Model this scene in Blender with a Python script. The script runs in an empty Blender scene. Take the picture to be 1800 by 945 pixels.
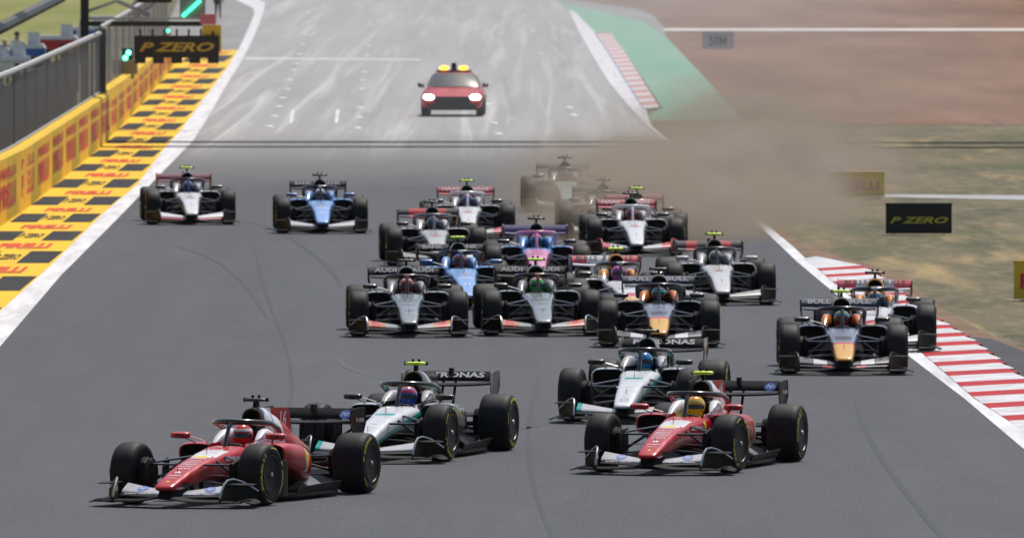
import bpy, bmesh, math, random
from math import sin, cos, pi, radians, sqrt, atan2
from mathutils import Vector, Matrix
from mathutils.bvhtree import BVHTree
random.seed(7)
S = bpy.context.scene
COL = S.collection
# ------------------------------------------------------------------ camera
H = 7.3; F = 24000.0; PITCH = math.atan(682.5/F)
cam_d = bpy.data.cameras.new("camera"); cam = bpy.data.objects.new("camera", cam_d); COL.objects.link(cam)
cam.location = (0, 0, H); cam.rotation_euler = (pi/2-PITCH, 0, 0)
cam_d.sensor_width = 36; cam_d.lens = F/1800*36; cam_d.clip_start = 1; cam_d.clip_end = 6000
cam_d.dof.use_dof = True; cam_d.dof.focus_distance = 163; cam_d.dof.aperture_fstop = 9
S.camera = cam
# ------------------------------------------------------------------ light
SUN_EL, SUN_AZ = 60, 24
w = bpy.data.worlds.new("World"); S.world = w; w.use_nodes = True
nt = w.node_tree
sky = nt.nodes.new('ShaderNodeTexSky'); sky.sky_type = 'NISHITA'; sky.sun_disc = False
sky.sun_elevation = radians(SUN_EL); sky.sun_rotation = radians(SUN_AZ); sky.dust_density = 2.5; sky.air_density = 1.0
nt.links.new(sky.outputs[0], nt.nodes['Background'].inputs[0]); nt.nodes['Background'].inputs[1].default_value = 0.085
sl = bpy.data.lights.new("sun", 'SUN'); sl.energy = 3.6; sl.angle = radians(0.9); sl.color = (1, .955, .9)
sun = bpy.data.objects.new("sun", sl); COL.objects.link(sun)
sdir = Vector((sin(radians(SUN_AZ))*cos(radians(SUN_EL)), cos(radians(SUN_AZ))*cos(radians(SUN_EL)), sin(radians(SUN_EL))))
sun.rotation_euler = sdir.to_track_quat('Z', 'Y').to_euler(); sun.location = (0, 200, 80)
S.view_settings.view_transform = 'Standard'; S.view_settings.look = 'None'; S.view_settings.exposure = 0.15
S.view_settings.gamma = 1; S.view_settings.use_curve_mapping = False
S.cycles.max_bounces = 6; S.cycles.volume_bounces = 0; S.cycles.transparent_max_bounces = 12
S.cycles.volume_step_rate = 1.0; S.cycles.volume_max_steps = 96; S.cycles.use_denoising = True

# ------------------------------------------------------------------ helpers
fw = Vector((0, cos(PITCH), -sin(PITCH))); up = Vector((0, sin(PITCH), cos(PITCH)))
def G(x, y, z=0.0):
    d = fw + Vector((1, 0, 0))*((x-900)/F) + up*((472.5-y)/F)
    t = (z-H)/d.z
    return Vector((d.x*t, d.y*t, z))
def tag(o, label=None, cat=None, group=None, kind=None):
    if label: o['label'] = label
    if cat: o['category'] = cat
    if group: o['group'] = group
    if kind: o['kind'] = kind
    return o
def empty(name, loc=(0, 0, 0), rz=0):
    o = bpy.data.objects.new(name, None); COL.objects.link(o); o.location = loc; o.rotation_euler = (0, 0, rz)
    o.empty_display_size = .3
    return o
def link(name, me, parent=None, mats=None):
    o = bpy.data.objects.new(name, me); COL.objects.link(o)
    if parent: o.parent = parent
    if mats:
        while len(me.materials) < len(mats): me.materials.append(None)
        for i, m in enumerate(mats):
            o.material_slots[i].link = 'OBJECT'; o.material_slots[i].material = m
    return o
class MB:
    def __init__(s): s.v = []; s.f = []; s.mi = []
    def add(s, vs, fs, mi=0):
        n = len(s.v); s.v += [tuple(v) for v in vs]
        for f in fs: s.f.append([i+n for i in f]); s.mi.append(mi)
        return s
    def box(s, c, d, mi=0, rz=0, taper=1.0):
        c = Vector(c); h = Vector(d)/2; R = Matrix.Rotation(rz, 3, 'Z'); vs = []
        for z in (-1, 1):
            k = taper if z > 0 else 1
            for x, y in ((-1, -1), (1, -1), (1, 1), (-1, 1)):
                vs.append(c + R @ Vector((x*h.x*k, y*h.y*k, z*h.z)))
        return s.add(vs, [(3, 2, 1, 0), (4, 5, 6, 7), (0, 1, 5, 4), (1, 2, 6, 5), (2, 3, 7, 6), (3, 0, 4, 7)], mi)
    def loft(s, rings, mi=0, caps=True, closed=True):
        n = len(rings[0]); vs = [p for r in rings for p in r]; fs = []
        for i in range(len(rings)-1):
            for j in range(n if closed else n-1):
                a = i*n+j; b = i*n+(j+1) % n
                fs.append((a, b, b+n, a+n))
        if caps: fs.append(list(range(n))[::-1]); fs.append([(len(rings)-1)*n+j for j in range(n)])
        return s.add(vs, fs, mi)
    def tube(s, pts, r, n=10, mi=0, flat=1.0, caps=True):
        pts = [Vector(p) for p in pts]; rings = []
        rs = r if isinstance(r, (list, tuple)) else [r]*len(pts)
        ref = Vector((0, 0, 1))
        for i, p in enumerate(pts):
            t = (pts[min(i+1, len(pts)-1)]-pts[max(i-1, 0)]).normalized()
            rf = ref if abs(t.z) < .95 else Vector((0, 1, 0))
            a = t.cross(rf).normalized(); b = a.cross(t).normalized()
            rings.append([p + a*(cos(2*pi*k/n)*rs[i]) + b*(sin(2*pi*k/n)*rs[i]*flat) for k in range(n)])
        return s.loft(rings, mi, caps)
    def prism(s, pts, z0, z1, mi=0):
        n = len(pts)
        vs = [(p[0], p[1], z0) for p in pts]+[(p[0], p[1], z1) for p in pts]
        return s.add(vs, [list(range(n))[::-1], list(range(n, 2*n))]+[(i, (i+1) % n, (i+1) % n+n, i+n) for i in range(n)], mi)
    def lathe(s, prof, n=40, mi=0, axis='X', c=(0, 0, 0)):
        rings = []
        for a, r in prof:
            ring = []
            for k in range(n):
                t = 2*pi*k/n
                if axis == 'X': p = (a, r*cos(t), r*sin(t))
                elif axis == 'Z': p = (r*cos(t), r*sin(t), a)
                else: p = (r*cos(t), a, r*sin(t))
                ring.append(Vector(p)+Vector(c))
            rings.append(ring)
        return s.loft(rings, mi, True)
    def mesh(s, name, smooth=True, angle=35):
        me = bpy.data.meshes.new(name); me.from_pydata(s.v, [], s.f); me.update()
        bm = bmesh.new(); bm.from_mesh(me); bmesh.ops.recalc_face_normals(bm, faces=bm.faces); bm.to_mesh(me); bm.free()
        for p, m in zip(me.polygons, s.mi): p.material_index = m; p.use_smooth = smooth
        if smooth:
            try: me.set_sharp_from_angle(angle=radians(angle))
            except Exception: pass
        return me
    def obj(s, name, mats, parent=None, smooth=True, angle=35):
        if not isinstance(mats, (list, tuple)): mats = [mats]
        me = s.mesh(name, smooth, angle)
        for m in mats: me.materials.append(m)
        return link(name, me, parent)
def superring(y, hw, zt, zb, n=2.6, N=32, cx=0):
    zc = zb+(zt-zb)*.5; hz = (zt-zb)/2; out = []
    for k in range(N):
        t = 2*pi*k/N; c, s_ = cos(t), sin(t)
        out.append(Vector((cx+hw*math.copysign(abs(c)**(2/n), c), y, zc+hz*math.copysign(abs(s_)**(2/n), s_))))
    return out
def interp(tab, y):
    if y <= tab[0][0]: return tab[0][1:]
    for a, b in zip(tab, tab[1:]):
        if y <= b[0]:
            t = (y-a[0])/(b[0]-a[0]); t = t*t*(3-2*t)*.4+t*.6
            return tuple(a[i]+(b[i]-a[i])*t for i in range(1, len(a)))
    return tab[-1][1:]
def text_data(txt, size=1.0, bold=0.0, shear=0.0, res=2):
    cu = bpy.data.curves.new('txt', 'FONT'); cu.body = txt; cu.size = size; cu.offset = bold; cu.shear = shear
    cu.align_x = 'CENTER'; cu.align_y = 'CENTER'; cu.resolution_u = res; cu.fill_mode = 'FRONT'
    o = bpy.data.objects.new('txt', cu); COL.objects.link(o)
    dg = bpy.context.evaluated_depsgraph_get(); me = o.evaluated_get(dg).to_mesh()
    vs = [v.co.copy() for v in me.vertices]; fs = [list(p.vertices) for p in me.polygons]
    o.evaluated_get(dg).to_mesh_clear(); bpy.data.objects.remove(o); bpy.data.curves.remove(cu)
    xs = [v.x for v in vs]; ys = [v.y for v in vs]
    cx = (min(xs)+max(xs))/2; cy = (min(ys)+max(ys))/2; W = max(xs)-min(xs); Hh = max(ys)-min(ys)
    return [Vector(((v.x-cx)/W, (v.y-cy)/Hh, 0)) for v in vs], fs      # normalised to a unit box
_tc = {}
def tdata(txt, bold=.02, shear=0):
    k = (txt, bold, shear)
    if k not in _tc: _tc[k] = text_data(txt, 1, bold, shear)
    return _tc[k]
def put_text(mb, txt, origin, ux, uy, W, Hh, mi=0, bold=.02, shear=0):
    vs, fs = tdata(txt, bold, shear); o = Vector(origin); ux = Vector(ux).normalized(); uy = Vector(uy).normalized()
    mb.add([o+ux*(v.x*W)+uy*(v.y*Hh) for v in vs], fs, mi)

# ------------------------------------------------------------------ materials
def lin(c):
    if isinstance(c, str):
        c = [int(c[i:i+2], 16)/255 for i in (0, 2, 4)]
        c = [x/12.92 if x <= .04045 else ((x+.055)/1.055)**2.4 for x in c]
    return (c[0], c[1], c[2], 1)
_mats = {}
def mat(name, col, rough=.5, metal=0, coat=0, emit=None, es=1, spec=.5):
    if name in _mats: return _mats[name]
    m = bpy.data.materials.new(name); m.use_nodes = True; b = m.node_tree.nodes['Principled BSDF']
    b.inputs['Base Color'].default_value = lin(col); b.inputs['Roughness'].default_value = rough
    b.inputs['Metallic'].default_value = metal; b.inputs['Coat Weight'].default_value = coat; b.inputs['Coat Roughness'].default_value = .08
    b.inputs['Specular IOR Level'].default_value = spec
    if emit: b.inputs['Emission Color'].default_value = lin(emit); b.inputs['Emission Strength'].default_value = es
    _mats[name] = m; return m
class NG:   # tiny node helper
    def __init__(s, name):
        s.m = bpy.data.materials.new(name); s.m.use_nodes = True; s.t = s.m.node_tree; s.b = s.t.nodes['Principled BSDF']
        s.tc = s.t.nodes.new('ShaderNodeTexCoord')
    def n(s, typ, **kw):
        nd = s.t.nodes.new(typ)
        for k, v in kw.items(): setattr(nd, k, v)
        return nd
    def l(s, a, b): s.t.links.new(a, b)
    def val(s, sock, v):
        if hasattr(v, 'is_output'): s.l(v, sock)
        else: sock.default_value = v
    def math(s, op, a, b=0, clamp=False):
        nd = s.n('ShaderNodeMath', operation=op); nd.use_clamp = clamp; s.val(nd.inputs[0], a); s.val(nd.inputs[1], b); return nd.outputs[0]
    def mix(s, f, a, b, blend='MIX'):
        nd = s.n('ShaderNodeMix', data_type='RGBA', blend_type=blend); s.val(nd.inputs[0], f); s.val(nd.inputs[6], a); s.val(nd.inputs[7], b); return nd.outputs[2]
    def noise(s, vec, scale=1, detail=4, rough=.55, mp=(1, 1, 1), dist=0):
        m_ = s.n('ShaderNodeMapping'); m_.inputs['Scale'].default_value = mp; s.l(vec, m_.inputs[0])
        nd = s.n('ShaderNodeTexNoise'); nd.inputs['Scale'].default_value = scale; nd.inputs['Detail'].default_value = detail
        nd.inputs['Roughness'].default_value = rough; nd.inputs['Distortion'].default_value = dist; s.l(m_.outputs[0], nd.inputs['Vector']); return nd.outputs[0]
    def ramp(s, f, lo, hi):
        nd = s.n('ShaderNodeMapRange'); s.val(nd.inputs[0], f); nd.inputs[1].default_value = lo; nd.inputs[2].default_value = hi; return nd.outputs[0]
def zmat(name, base, zones=(), rough=.32, coat=.5, metal=0, grime=.0, spec=.35):
    """paint whose colour areas are cut by planes in the car's own space: zone = (colour, [(a|x|, ay, az, b, absx?)...])"""
    if name in _mats: return _mats[name]
    g = NG(name); sep = g.n('ShaderNodeSeparateXYZ'); g.l(g.tc.outputs['Object'], sep.inputs[0])
    ax = g.math('ABSOLUTE', sep.outputs[0]); cur = lin(base)
    for zc, conds in zones:
        fac = None
        for c in conds:
            v = g.math('MULTIPLY', ax, c[0]); v = g.math('ADD', v, g.math('MULTIPLY', sep.outputs[1], c[1]))
            v = g.math('ADD', v, g.math('MULTIPLY', sep.outputs[2], c[2])); v = g.math('ADD', v, c[3])
            v = g.math('MULTIPLY', v, 300, True)
            fac = v if fac is None else g.math('MULTIPLY', fac, v)
        cur = g.mix(fac, cur, lin(zc))
    ns = g.noise(g.tc.outputs['Object'], 9, 4)
    if not hasattr(cur, 'is_output'):
        rgb = g.n('ShaderNodeRGB'); rgb.outputs[0].default_value = cur; cur = rgb.outputs[0]
    cur = g.mix(g.math('MULTIPLY', g.ramp(ns, .5, .75), .12+grime), cur, lin((.09, .08, .07)))
    g.l(cur, g.b.inputs['Base Color']); g.b.inputs['Roughness'].default_value = rough; g.b.inputs['Coat Weight'].default_value = coat
    g.b.inputs['Coat Roughness'].default_value = .1; g.b.inputs['Specular IOR Level'].default_value = spec; g.b.inputs['Metallic'].default_value = metal
    _mats[name] = g.m; return g.m

CARBON = zmat('carbon', (.006, .006, .007), rough=.45, coat=.03, spec=.16)
CARBON_MATT = mat('carbon_matt', (.005, .005, .006), .65, spec=.12)
DARK = mat('dark_recess', (.006, .006, .007), .8)
def tyre_mat():
    g = NG('tyre_rubber'); o = g.tc.outputs['Object']
    n1 = g.noise(o, 14, 5, .6, (2.5, 1, 1)); n2 = g.noise(o, 120, 2)
    c = g.mix(g.ramp(n1, .35, .7), lin((.006, .006, .007)), lin((.013, .013, .014)))
    c = g.mix(g.math('MULTIPLY', g.ramp(n2, .55, .8), .25), c, lin((.04, .038, .036)))
    g.l(c, g.b.inputs['Base Color']); g.b.inputs['Roughness'].default_value = .62
    g.b.inputs['Specular IOR Level'].default_value = .24
    bp = g.n('ShaderNodeBump'); bp.inputs['Strength'].default_value = .25; bp.inputs['Distance'].default_value = .004; g.l(n2, bp.inputs['Height']); g.l(bp.outputs[0], g.b.inputs['Normal'])
    return g.m
TYRE = tyre_mat()
ARMM = mat('arm_carbon', (.012, .012, .013), .22, 0, .6)
RIM = mat('rim_dark', (.007, .007, .008), .45, .1)
YEL = mat('tyre_yellow', (.62, .55, .06), .6)
METAL = mat('bright_metal', (.5, .5, .5), .3, .9)
WHITE = mat('white_lettering', (.75, .75, .75), .5)
BLACKL = mat('black_lettering', (.015, .015, .015), .5)

# ================================================================== SETTING
def ground_mats():
    # dry patchy grass
    g = NG('dry_grass'); p = g.n('ShaderNodeNewGeometry').outputs['Position']
    a = g.noise(p, .55, 6, .6, (1, .16, 1)); b = g.noise(p, 2.6, 6, .65, (1, .22, 1)); c = g.noise(p, .16, 3, .5, (1, .2, 1)); d = g.noise(p, 14, 4, .7, (1, .3, 1))
    col = g.mix(g.ramp(a, .36, .6), lin((.066, .068, .026)), lin((.150, .118, .060)))
    col = g.mix(g.ramp(b, .5, .72), col, lin((.24, .19, .115)))
    col = g.mix(g.ramp(c, .54, .66), col, lin((.055, .075, .018)))
    e = g.noise(p, .35, 4, .6, (1, .08, 1)); col = g.mix(g.ramp(e, .56, .66), col, lin((.33, .24, .10)))
    col = g.mix(g.math('MULTIPLY', g.ramp(d, .5, .8), .5), col, lin((.045, .036, .02)))
    g.l(col, g.b.inputs['Base Color']); g.b.inputs['Roughness'].default_value = .95
    bp = g.n('ShaderNodeBump'); bp.inputs['Strength'].default_value = .8; bp.inputs['Distance'].default_value = .06; g.l(d, bp.inputs['Height']); g.l(bp.outputs[0], g.b.inputs['Normal'])
    grass = g.m
    # asphalt
    g = NG('track_asphalt'); p = g.n('ShaderNodeNewGeometry').outputs['Position']
    sp = g.n('ShaderNodeSeparateXYZ'); g.l(p, sp.inputs[0])
    lanes = g.noise(p, .5, 4, .6, (1, .025, 1)); fine = g.noise(p, 40, 3, .7); mid = g.noise(p, 1.3, 5, .6, (1, .12, 1))
    col = g.mix(g.ramp(lanes, .35, .65), lin((.027, .032, .041)), lin((.046, .051, .062)))
    col = g.mix(g.math('MULTIPLY', g.ramp(mid, .45, .75), .4), col, lin((.075, .079, .088)))
    col = g.mix(g.math('MULTIPLY', g.ramp(fine, .5, .8), .3), col, lin((.11, .115, .125)))
    gr = g.noise(p, 34, 2, .6, (1, .06, 1)); col = g.mix(g.math('MULTIPLY', g.ramp(gr, .35, .72), .6), col, lin((.085, .090, .102))); gr2 = g.noise(p, 50, 2, .6, (1, .06, 1)); col = g.mix(g.math('MULTIPLY', g.ramp(gr2, .48, .75), .6), col, lin((.018, .02, .025)))
    # tyre rubber laid down in long curved lines
    wv = g.noise(p, .8, 2, .5, (.9, .011, 1), 1.2)
    k = g.math('ABSOLUTE', g.math('SUBTRACT', wv, .5)); k = g.math('SUBTRACT', 1, g.math('MULTIPLY', k, 60), True)
    col = g.mix(g.math('MULTIPLY', k, .10), col, lin((.03, .03, .032)))
    # older, paler surface of the start straight beyond the resurfaced part
    yy = g.math('ADD', sp.outputs[1], g.math('MULTIPLY', mid, 6)); col = g.mix(g.ramp(yy, 326, 360), col, lin((.135, .133, .130)))
    old = g.ramp(yy, 358, 400)
    st = g.noise(p, .8, 5, .6, (1, .015, 1), .8)
    oc = g.mix(g.ramp(st, .30, .75), lin((.24, .236, .228)), lin((.34, .336, .328)))
    st2 = g.noise(p, 1.3, 4, .62, (1, .007, 1), .9)
    oc = g.mix(g.math('MULTIPLY', g.ramp(st2, .50, .70), .6), oc, lin((.56, .555, .545)))
    col = g.mix(old, col, oc)
    g.l(col, g.b.inputs['Base Color']); g.b.inputs['Roughness'].default_value = .8; g.b.inputs['Specular IOR Level'].default_value = .35
    bp = g.n('ShaderNodeBump'); bp.inputs['Strength'].default_value = .35; bp.inputs['Distance'].default_value = .006; g.l(fine, bp.inputs['Height']); g.l(bp.outputs[0], g.b.inputs['Normal'])
    asph = g.m
    # gravel
    g = NG('gravel'); p = g.n('ShaderNodeNewGeometry').outputs['Position']
    a = g.noise(p, .3, 6, .65, (.6, .05, 1)); b = g.noise(p, .8, 6, .7, (1, .02, 1)); d = g.noise(p, 20, 3, .7)
    col = g.mix(g.ramp(a, .35, .65), lin((.135, .068, .043)), lin((.25, .142, .092)))
    col = g.mix(g.ramp(b, .57, .7), col, lin((.14, .085, .065)))
    col = g.mix(g.math('MULTIPLY', g.ramp(d, .45, .7), .35), col, lin((.28, .20, .15)))
    g.l(col, g.b.inputs['Base Color']); g.b.inputs['Roughness'].default_value = .95; g.b.inputs['Specular IOR Level'].default_value = .08
    grav = g.m
    return grass, asph, grav
GRASS, ASPH, GRAVEL = ground_mats()
def worn(name, base, dirt, amt=.5, sc=2.0, mp=(1, .2, 1), rough=.7):
    if name in _mats: return _mats[name]
    g = NG(name); p = g.n('ShaderNodeNewGeometry').outputs['Position']
    a = g.noise(p, sc, 6, .65, mp); b = g.noise(p, sc*12, 4, .7)
    col = g.mix(g.math('MULTIPLY', g.ramp(a, .4, .75), amt), lin(base), lin(dirt))
    col = g.mix(g.math('MULTIPLY', g.ramp(b, .5, .75), amt*.5), col, lin(dirt))
    g.l(col, g.b.inputs['Base Color']); g.b.inputs['Roughness'].default_value = rough; g.b.inputs['Specular IOR Level'].default_value = .12
    _mats[name] = g.m; return g.m
def sheet(name, pts, z, m, kind='structure'):
    mb = MB(); mb.add([(p[0], p[1], z) for p in pts], [list(range(len(pts)))])
    o = mb.obj(name, m, smooth=False)
    if o.data.polygons[0].normal.z < 0: o.data.flip_normals()
    return tag(o, kind=kind)
def strip(name, left, right, z, m, kind='structure'):
    mb = MB(); n = len(left)
    mb.add([(p[0], p[1], z) for p in left]+[(p[0], p[1], z) for p in right], [(i, i+1, i+1+n, i+n) for i in range(n-1)])
    o = mb.obj(name, m, smooth=False)
    for pl in o.data.polygons:
        if pl.normal.z < 0: o.data.flip_normals(); break
    return tag(o, kind=kind)

sheet('ground', [(-1500, -300), (1500, -300), (1500, 3500), (-1500, 3500)], -.024, GRASS)
def P(l): return [G(*p) for p in l]
# left and right track limits, measured where they stand and continued towards the camera
wl_out = [Vector((-7.85, 20, 0)), Vector((-8.15, 150, 0))]+P([(0, 547), (89, 467), (178, 378), (242, 324), (284, 267), (317, 230), (358, 174), (399, 120), (419, 88), (436, 52), (446, 26), (447, 16), (414, 0)])
wl_in = [Vector((-7.45, 20, 0)), Vector((-7.75, 150, 0))]+P([(0, 609), (107, 484), (209, 382), (284, 304), (338, 249), (356, 222), (392, 160), (428, 102), (441, 76), (456, 42), (464, 18), (466, 5), (430, -12)])
wr_in = [Vector((9.6, 20, 0)), Vector((7.15, 150, 0))]+P([(1795, 785), (1695, 700), (1590, 620), (1468, 516), (1401, 460), (1370, 430), (1285, 350), (1201, 272), (1140, 222), (1109, 190), (1070, 144), (1039, 93), (1019, 58), (1000, 19)])
wr_out = [Vector((9.9, 20, 0)), Vector((7.45, 150, 0))]+P([(1850, 790), (1712, 700), (1621, 621), (1493, 520), (1434, 470), (1390, 430), (1292, 350), (1206, 272), (1146, 222), (1136, 194), (1101, 144), (1070, 93), (1047, 58), (1008, 19)])
track = wl_in[:-2]+[G(466, 4), Vector((-26, 1000, 0)), Vector((-60, 1300, 0)), Vector((-20, 1300, 0)), Vector((0, 1000, 0))]+wr_in[::-1]
sheet('track', [(-7.0, -280), (-7.6, 20), (-8.0, 150)]+[(p[0]-.03, p[1]) for p in wl_in[2:12]]+[G(430, -12), (-30, 1000), (-60, 1500), (-5, 1500), (1.5, 1000)]+[(p[0]+.05, p[1]) for p in wr_in[::-1]]+[(14, -280)], 0, ASPH)
WL = worn('line_white', (.72, .72, .74), (.30, .29, .29), .65, 1.6, (2, .12, 1))
strip('white_line', wl_out, wl_in, .004, WL)
strip('white_line', wr_in, wr_out, .004, WL)

# pit exit lane and far left asphalt
PALE = worn('pale_asphalt', (.22, .21, .205), (.33, .32, .31), .7, .6, (1, .05, 1))
sheet('pit_lane', P([(446, -40), (447, 16), (436, 52), (419, 88), (312, 112), (296, 40), (330, -40)]), -.008, PALE)
# yellow and black painted run-off between the wall and the white line
YPAINT = worn('yellow_paint', (.80, .50, .02), (.40, .28, .05), .45, 1.5)
BPAINT = worn('black_paint', (.012, .013, .015), (.07, .07, .07), .4, 1.5)
RPAINT = worn('red_paint', (.62, .05, .03), (.5, .25, .05), .4, 1.5)
wall_base = [Vector((-9.6, 60, 0)), Vector((-10.2, 180, 0))]+P([(0, 398), (44, 369), (122, 304), (196, 243), (243, 194), (294, 133), (313, 110)])
def at_y(line, Y):
    for a, b in zip(line, line[1:]):
        if a.y <= Y <= b.y: return a.x+(b.x-a.x)*(Y-a.y)/(b.y-a.y)
    return line[-1].x if Y > line[-1].y else line[0].x
Yend = G(0, 88).y
lp = [(at_y(wall_base, y)-.2, y) for y in range(60, int(Yend), 12)]+[(at_y(wall_base, 540)-.4, Yend)]
rp = [(at_y(wl_out, y)+.05, y) for y in range(60, int(Yend), 12)]+[(at_y(wl_out, Yend), Yend)]
strip('painted_runoff', [Vector((a, b, 0)) for a, b in lp], [Vector((a, b, 0)) for a, b in rp], -.004, YPAINT)
ypx = [92, 115, 134, 152, 170, 190, 211, 234, 258, 282, 307, 338, 368, 398, 431, 473, 524, 590]
mbk = MB(); mrd = MB(); mdk = MB()
for i, yp in enumerate(ypx):
    Yc = G(0, yp).y; Yn = G(0, ypx[i+1]).y if i+1 < len(ypx) else Yc-17
    y1 = Yc-(Yc-Yn)*.25; y0 = Yc-(Yc-Yn)*.75
    xl, xr = at_y(wall_base, y1)+.05, at_y(wl_out, y1)-.04; W_ = xr-xl
    for a, b in ((0, .33), (.65, 1.0)):
        if i % 1 == 0:
            mbk.add([(xl+W_*a, y0, 0), (xl+W_*b, y0, 0), (xl+W_*b, y1, 0), (xl+W_*a, y1, 0)], [(0, 1, 2, 3)])
    put_text(mdk, 'P ZERO', (xl+W_*.48, (y0+y1)/2, .004), (1, 0, 0), (0, 1, 0), W_*.26, (y1-y0)*.45, 0, .03)
    xl, xr = at_y(wall_base, Yc), at_y(wl_out, Yc); W_ = xr-xl
    put_text(mrd, 'PIRELLI', (xl+W_*.52, Yc-.02*(Yc-Yn), .004), (1, 0, 0), (0, 1, 0), W_*.54, (Yc-Yn)*.22, 0, .06)
tag(mbk.obj('painted_stripes', BPAINT, smooth=False), kind='structure')
o = tag(mrd.obj('painted_lettering', RPAINT, smooth=False), kind='structure')
o = tag(mdk.obj('painted_lettering', BPAINT, smooth=False), kind='structure')

# red and white kerb: a real low kerb with teeth along its outer side
kerb_in = wr_out[2:7]; KR = mat('kerb_red', (.50, .035, .04), .6); KW = worn('kerb_white', (.66, .66, .68), (.30, .29, .29), .8, 2.2, (1, .6, 1))
KR = worn('kerb_red_paint', (.46, .012, .02), (.22, .06, .06), .6, 2.2, (1, .6, 1))
k_out = P([(1880, 725), (1790, 659), (1721, 606), (1649, 562), (1600, 525), (1564, 501), (1541, 480), (1506, 468), (1460, 459), (1432, 452)])
k_in = P([(1850, 790), (1712, 700), (1621, 621), (1493, 520), (1434, 470), (1405, 452)])
mb = MB(); Y = 176.0; Yk1 = G(0, 455).y
reds = [(G(0, y).y) for y in (474, 485, 497, 509, 521, 535, 549, 565, 579, 593, 607.5, 623, 640, 657, 675.5, 693, 713, 735)]
cuts = []
for y in reds: cuts.append((y-.85, y+.85))
cuts.sort(); segs = []; y = 172
for a, b in cuts:
    segs.append((y, a, 1)); segs.append((a, b, 0)); y = b
segs.append((y, Yk1, 1))
for a, b, m_ in segs:
    if b <= a: continue
    xa, xb = at_y(k_in, a)+.01, at_y(k_in, b)+.01; oa, ob = at_y(k_out, a), at_y(k_out, b)-.10
    if oa <= xa: oa = xa+.02
    if ob <= xb: ob = xb+.02
    n = 4
    ra = [Vector((xa+(oa-xa)*t, a, .006+.05*t)) for t in [i/n for i in range(n+1)]]+[Vector((oa, a, -.02)), Vector((xa, a, -.02))]
    rb = [Vector((xb+(ob-xb)*t, b, .006+.05*t)) for t in [i/n for i in range(n+1)]]+[Vector((ob, b, -.02)), Vector((xb, b, -.02))]
    mb.loft([ra, rb], m_)
tag(mb.obj('kerb', [KR, KW], smooth=False), 'red and white striped kerb along the right edge of the track', 'kerb')
# asphalt apron, dirt band, track path beyond kerb
ap = worn('apron_asphalt', (.05, .05, .055), (.09, .088, .085), .5, 1)
sheet('asphalt_apron', [(9.9, 60), (14, 60)]+[tuple(G(2100, 740).xy)]+[tuple(p.xy) for p in P([(1800, 616), (1744, 593), (1700, 590), (1688, 587)])]+[(at_y(k_out, 206)-.1, 206), (at_y(k_out, 190), 190), (at_y(k_out, 176)-.2, 176), (9.9, 150)], -.014, ap)
DIRT = worn('dirt', (.17, .115, .08), (.28, .2, .13), .7, 1.2, (1, .3, 1), .95)
do = P([(2100, 742), (1810, 614), (1745, 588), (1700, 565), (1650, 535), (1615, 505), (1580, 482), (1540, 466), (1480, 450), (1400, 420), (1300, 345), (1215, 272)])
di = P([(2080, 760), (1790, 640), (1721, 600), (1649, 560), (1600, 525), (1564, 501), (1541, 480), (1506, 468), (1450, 455), (1395, 436), (1290, 350), (1206, 272)])
strip('dirt_verge', [v-Vector((.15, 0, 0)) for v in di], do, -.018, DIRT)
PATH = worn('path_grey', (.36, .36, .37), (.28, .27, .26), .5, 1)
strip('service_path', P([(1380, 344), (1555, 345), (1800, 350), (2600, 366)]), P([(1380, 340), (1555, 340), (1800, 342), (2600, 356)]), -.016, PATH)
# gravel trap and green run-off in the distance
sheet('gravel_trap', P([(1160, 215), (1400, 217), (2600, 222), (2600, -60), (1130, -60), (900, -60), (900, -2), (1050, 6), (1150, 30), (1175, 50)]), -.016, GRAVEL)
0 and strip('worn_gravel', P([(1500, 222), (1800, 225), (2600, 232)]), P([(1500, 207), (1800, 211), (2600, 216)]), -.020, worn('pale_grass', (.42, .34, .2), (.2, .2, .07), .9, .8))
sheet('outer_asphalt', P([(900, -8), (960, 0), (1010, 18), (1172, 64), (1166, 48), (1150, 28), (1120, 16), (1050, 6), (900, -20)]), -.012, PALE)
GREEN = worn('green_paint', (.13, .34, .22), (.3, .4, .33), .7, .35, (1, .05, 1))
sheet('green_runoff', P([(880, 0), (1000, 17), (1008, 19), (1047, 58), (1074, 58), (1100, 93), (1165, 190), (1140, 200), (1146, 212), (1305, 210), (1235, 132), (1172, 66), (1130, 38), (1060, 20), (960, 1)]), -.008, GREEN)
fk = MB(); L_ = P([(1047, 60), (1070, 93), (1101, 144), (1132, 192)]); R_ = P([(1072, 58), (1098, 93), (1130, 144), (1158, 190)])
nseg = 34; Ys = [L_[0].y+(L_[-1].y-L_[0].y)*i/nseg for i in range(nseg+1)]
Lr = sorted(L_, key=lambda v: v.y); Rr = sorted(R_, key=lambda v: v.y)
for i in range(nseg):
    a, b = Ys[i], Ys[i+1]
    ra = [(at_y(Lr, a), a, .0), (at_y(Lr, a), a, .02), (at_y(Rr, a), a, .06), (at_y(Rr, a), a, 0)]
    rb = [(at_y(Lr, b), b, .0), (at_y(Lr, b), b, .02), (at_y(Rr, b), b, .06), (at_y(Rr, b), b, 0)]
    fk.loft([ra, rb], i % 2)
tag(fk.obj('kerb', [mat('far_red', (.50, .22, .21), .8), KW], smooth=False), 'faded pink and white kerb beside the green painted run-off far away', 'kerb')
strip('blue_line', P([(1045, 60), (1068, 93), (1099, 144), (1130, 192)]), P([(1049, 60), (1072, 93), (1103, 144), (1134, 192)]), .008, mat('blue_paint', (.12, .25, .5), .7))

# grass field behind the pit wall
gm = worn('field_grass', (.17, .19, .05), (.30, .26, .12), .8, .25, (1, .06, 1), .95)
sheet('grass_field', [(-120, 380), (-15.5, 380), (-17.5, 560), (-24, 900), (-120, 900)], -.012, gm)
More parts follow.
